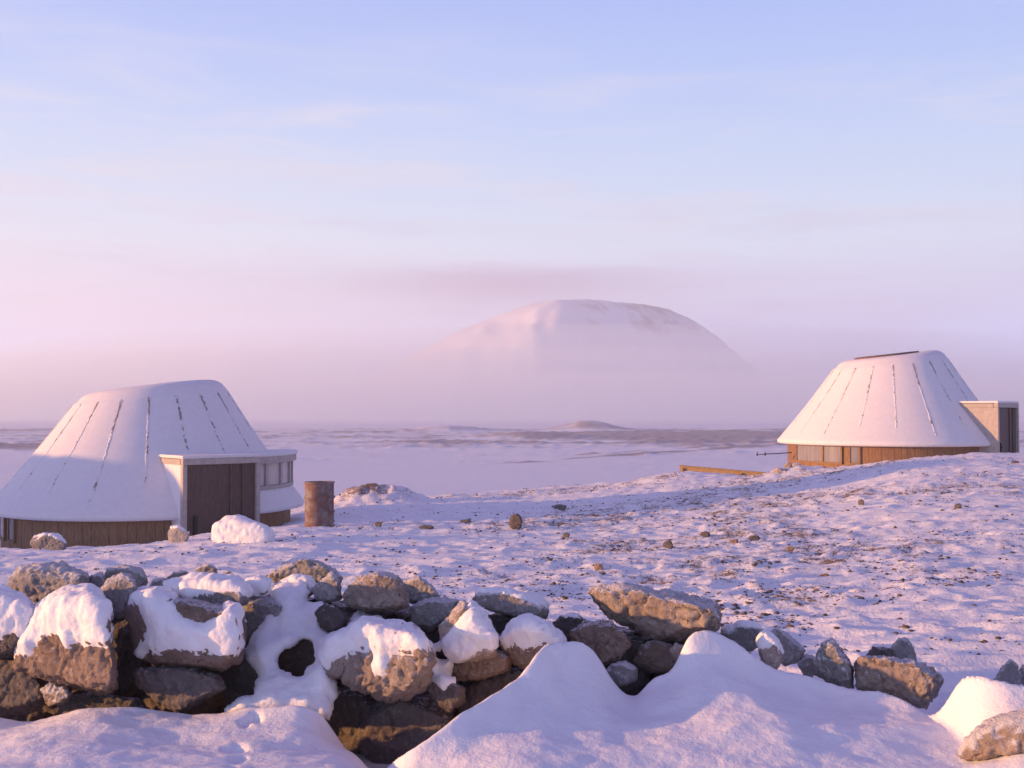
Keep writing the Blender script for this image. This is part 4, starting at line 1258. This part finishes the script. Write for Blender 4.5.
# ------------------------------------------------------------------ field stones
def at_ground(px, py):
    """where the sight line meets the field"""
    d = ray(px, py)
    y = np.exp(np.linspace(math.log(6), math.log(60), 1500))
    pts = CAM + d[None] * (y / d[1])[:, None]
    g = ground_full(pts[:, 0], pts[:, 1])
    k = np.nonzero(pts[:, 2] < g)[0]
    k = k[0] if len(k) else len(y) - 1
    return pts[k, 0], pts[k, 1], g[k]

def field_rock(label, cx, cy, w, h, mat, seed, auto=None, name='stone', snow_t=.03, depth=None, poly=None, group='stones lying on the snowy field', **kw):
    x, y, z = at_ground(cx, cy + h * .35)
    if depth: y = depth
    rng = random.Random(seed)
    if poly is None:
        poly = []
        n = 8
        for k in range(n):
            a = 2 * PI * k / n + rng.uniform(-.2, .2); q = rng.uniform(.8, 1.05)
            poly.append((cx + w / 2 * math.cos(a) * q, cy - h / 2 * math.sin(a) * q + (h * .25 if math.sin(a) < -.3 else 0)))
    return build_rock(label, poly, y, mat=mat, seed=seed, auto=auto, snow_t=snow_t, group=group, name=name, **kw)

o = field_rock('large boulder wholly crusted in snow, in front of the wooden cabin door', 245, 532, 62, 30, 'frost', 201, auto=-.6, capn=.35, name='boulder', snow_t=.04, group='boulders near the near cabin',
           poly=[(212, 540), (214, 526), (226, 518), (240, 517), (252, 524), (266, 528), (277, 536), (274, 546), (245, 551), (218, 550)])
field_rock('grey knobbly stone with a snowy foot at the corner of the near cabin', 178, 535, 24, 18, 'grey', 202, auto=.75, name='boulder', group='boulders near the near cabin')
field_rock('low grey boulder half under snow below the near cabin wall at left', 48, 542, 40, 18, 'grey', 203, auto=.6, name='boulder', group='boulders near the near cabin')
FS = [
 ('upright dark stone in a stony ridge of snow, in the middle of the field', 516, 521, 14, 16, 'dark'),
 ('small dark stone on the snow right of the rusty drum', 378, 524, 9, 6, 'dark'),
 ('long flat dark stone breaking the snow right of the spoil heap', 426, 527, 17, 5, 'dark'),
 ('thin flat dark stone beyond the long flat one, below the spoil heap tail', 466, 521, 13, 4, 'dark'),
 ('round dark stone alone in the middle of the field, below the long plank', 668, 544, 11, 9, 'dark'),
 ('small pointed brown stone on the near field, above the tan slab', 598, 567, 11, 9, 'brown'),
 ('wide dark stone on the field, below the rubble beside the far cabin', 754, 538, 14, 7, 'dark'),
 ('low dark stone left of the wide dark one on the field', 705, 534, 11, 6, 'dark'),
 ('low brown stone between the round and the wide dark stones', 734, 541, 10, 5, 'brown'),
 ('dark stone on the stony rise below the far cabin windows', 861, 502, 8, 6, 'dark'),
 ('dark stone with a snow tail on the right of the rise', 958, 506, 9, 6, 'dark'),
 ('small dark stone on the crest of the rise near the far cabin door', 1015, 462, 9, 4, 'dark'),
 ('low flat stone on the pink snow at the near right of the field', 824, 575, 11, 4, 'brown'),
 ('wide clump of dark stones half buried left of the stony rise', 560, 507, 16, 7, 'dark'),
 ('pair of dark lumps on the near field, above the bar stone', 566, 535, 9, 6, 'dark'),
 ('brown stone ringed by grit on the field, above the leaning grey slab', 790, 548, 9, 5, 'brown'),
]
for i, (lab, cx, cy, w, h, mt) in enumerate(FS):
    field_rock(lab, cx, cy, w, h, mt, 301 + i, rough=1.2)
rng = random.Random(12)
RB = [(778, 471, 12, 8, 'tan'), (788, 466, 10, 8, 'tan'), (797, 466, 11, 7, 'frost'), (785, 473, 12, 7, 'brown'), (806, 471, 9, 6, 'tan'), (817, 470, 10, 5, 'frost'), (796, 473, 12, 6, 'frost'), (772, 476, 10, 6, 'brown')]
RBL = ['pale stone at the left of the rubble heap beside the far cabin', 'topmost tan stone of the rubble heap beside the far cabin', 'snowy stone in the rubble heap under the far cabin window', 'brown stone low in the middle of the rubble heap by the far cabin', 'small tan stone where the rubble heap meets the far cabin wall', 'small snowy stone on the ridge below the far cabin window', 'snowy stone at the foot of the rubble heap by the far cabin', 'brown stone at the far left foot of the rubble heap']
for i, (cx, cy, w, h, mt) in enumerate(RB):
    field_rock(RBL[i], cx, cy, w, h, mt, 401 + i, rough=1.4, depth=31.5 + .25 * (i % 3), group='rubble beside the far cabin')

def build_gravel():
    rs = np.random.RandomState(9)
    V = []; Fc = []
    ico = bmesh.new(); bmesh.ops.create_icosphere(ico, subdivisions=1, radius=1)
    iv = np.array([v.co[:] for v in ico.verts]); jf = [[v.index for v in f.verts] for f in ico.faces]; ico.free()
    n = 52000
    px = rs.uniform(-20, 1044, n); y = np.exp(rs.uniform(math.log(6.5), math.log(42), n))
    x = (px - 512) / F * y
    st = stony(x, y)
    cl = fbm(np.stack([x * .9, y * .9, 0 * x], 1), 3, 77)
    keep = rs.uniform(0, 1, n) < np.clip((st + .08) * (.12 + 2.2 * np.maximum(0, cl)), 0, 1)
    # nothing inside the cabins
    keep &= np.hypot(x + 8.52, y - 26) > 3.5
    keep &= np.hypot(x - 12.19, y - 35.4) > 3.6
    x, y = x[keep], y[keep]
    z = ground_full(x, y)
    for k in range(len(x)):
        s = (.0045 + .012 * rs.uniform() ** 5) * (1 + .035 * y[k])
        q = iv * (1 + .35 * rs.normal(size=(len(iv), 1)) * .6) * np.array([s * rs.uniform(.8, 1.8), s * rs.uniform(.8, 1.5), s * rs.uniform(.45, .9)])
        a = rs.uniform(0, 6.28); ca, sa = math.cos(a), math.sin(a)
        q = np.stack([q[:, 0] * ca - q[:, 1] * sa, q[:, 0] * sa + q[:, 1] * ca, q[:, 2]], 1)
        b = len(V)
        V += (q + np.array([x[k], y[k], z[k] + s * .1])).tolist()
        Fc += [[i + b for i in f] for f in jf]
    print('gravel', len(x))
    o = mesh_obj('gravel', V, Fc, M['gravel'])
    tag(o, 'brown grit and pebbles showing through the thin snow of the field', 'gravel', kind='stuff')
M['gravel'] = plain_mat('grit', (.11, .078, .066), .9, .4, 3)
build_gravel()

# ------------------------------------------------------------------ long plank and stakes by the far cabin
def build_plank():
    a = P(680, 473, 35.6); b = P(771, 481, 34.4)
    a = np.array(a); b = np.array(b)
    root = empty('plank_edging', (a + b) / 2)
    d = b - a; ln = np.linalg.norm(d)
    from mathutils import Matrix
    dx = Vector(d).normalized(); dz = Vector((0, 0, 1)); dy = dz.cross(dx).normalized(); dz = dx.cross(dy)
    Mx = Matrix((dx, dy, dz)).transposed()
    mb = MB(); mb.box((0, 0, .04), ln, .07, .34, Mx); mb.build('board', M['plank'], root, bevel=.012)
    mb = MB(); mb.box(tuple(Mx @ Vector((0, .06, .232))), ln + .1, .22, .035, Mx); mb.build('capping', M['plank'], root, bevel=.01)
    for t in (-.47, .18):
        mb = MB(); mb.box(tuple(Mx @ Vector((t * ln, -.075, -.02))), .09, .07, .40, Mx); mb.build('post', M['plank'], root, bevel=.01)
    tag(root, 'long low plank edging catching golden light on the snow left of the far cabin', 'plank')
build_plank()

def build_twig():
    mb = MB()
    p = [P(756, 455, 35.0), P(766, 454, 34.9), P(778, 453.5, 34.8), P(792, 452.5, 34.7)]
    mb.tube([tuple(q) for q in p], [.012, .016, .018, .018], 6)
    for px in (757, 765):
        q = P(px, 454, 34.95); mb.tube([tuple(q + np.array([0, 0, -.05])), tuple(q + np.array([.02, 0, .06]))], [.03, .012], 6)
    o = mb.build('cable', M['dark_metal'])
    tag(o, 'thin dark cable with knots reaching out from the far cabin wall', 'cable')
build_twig()
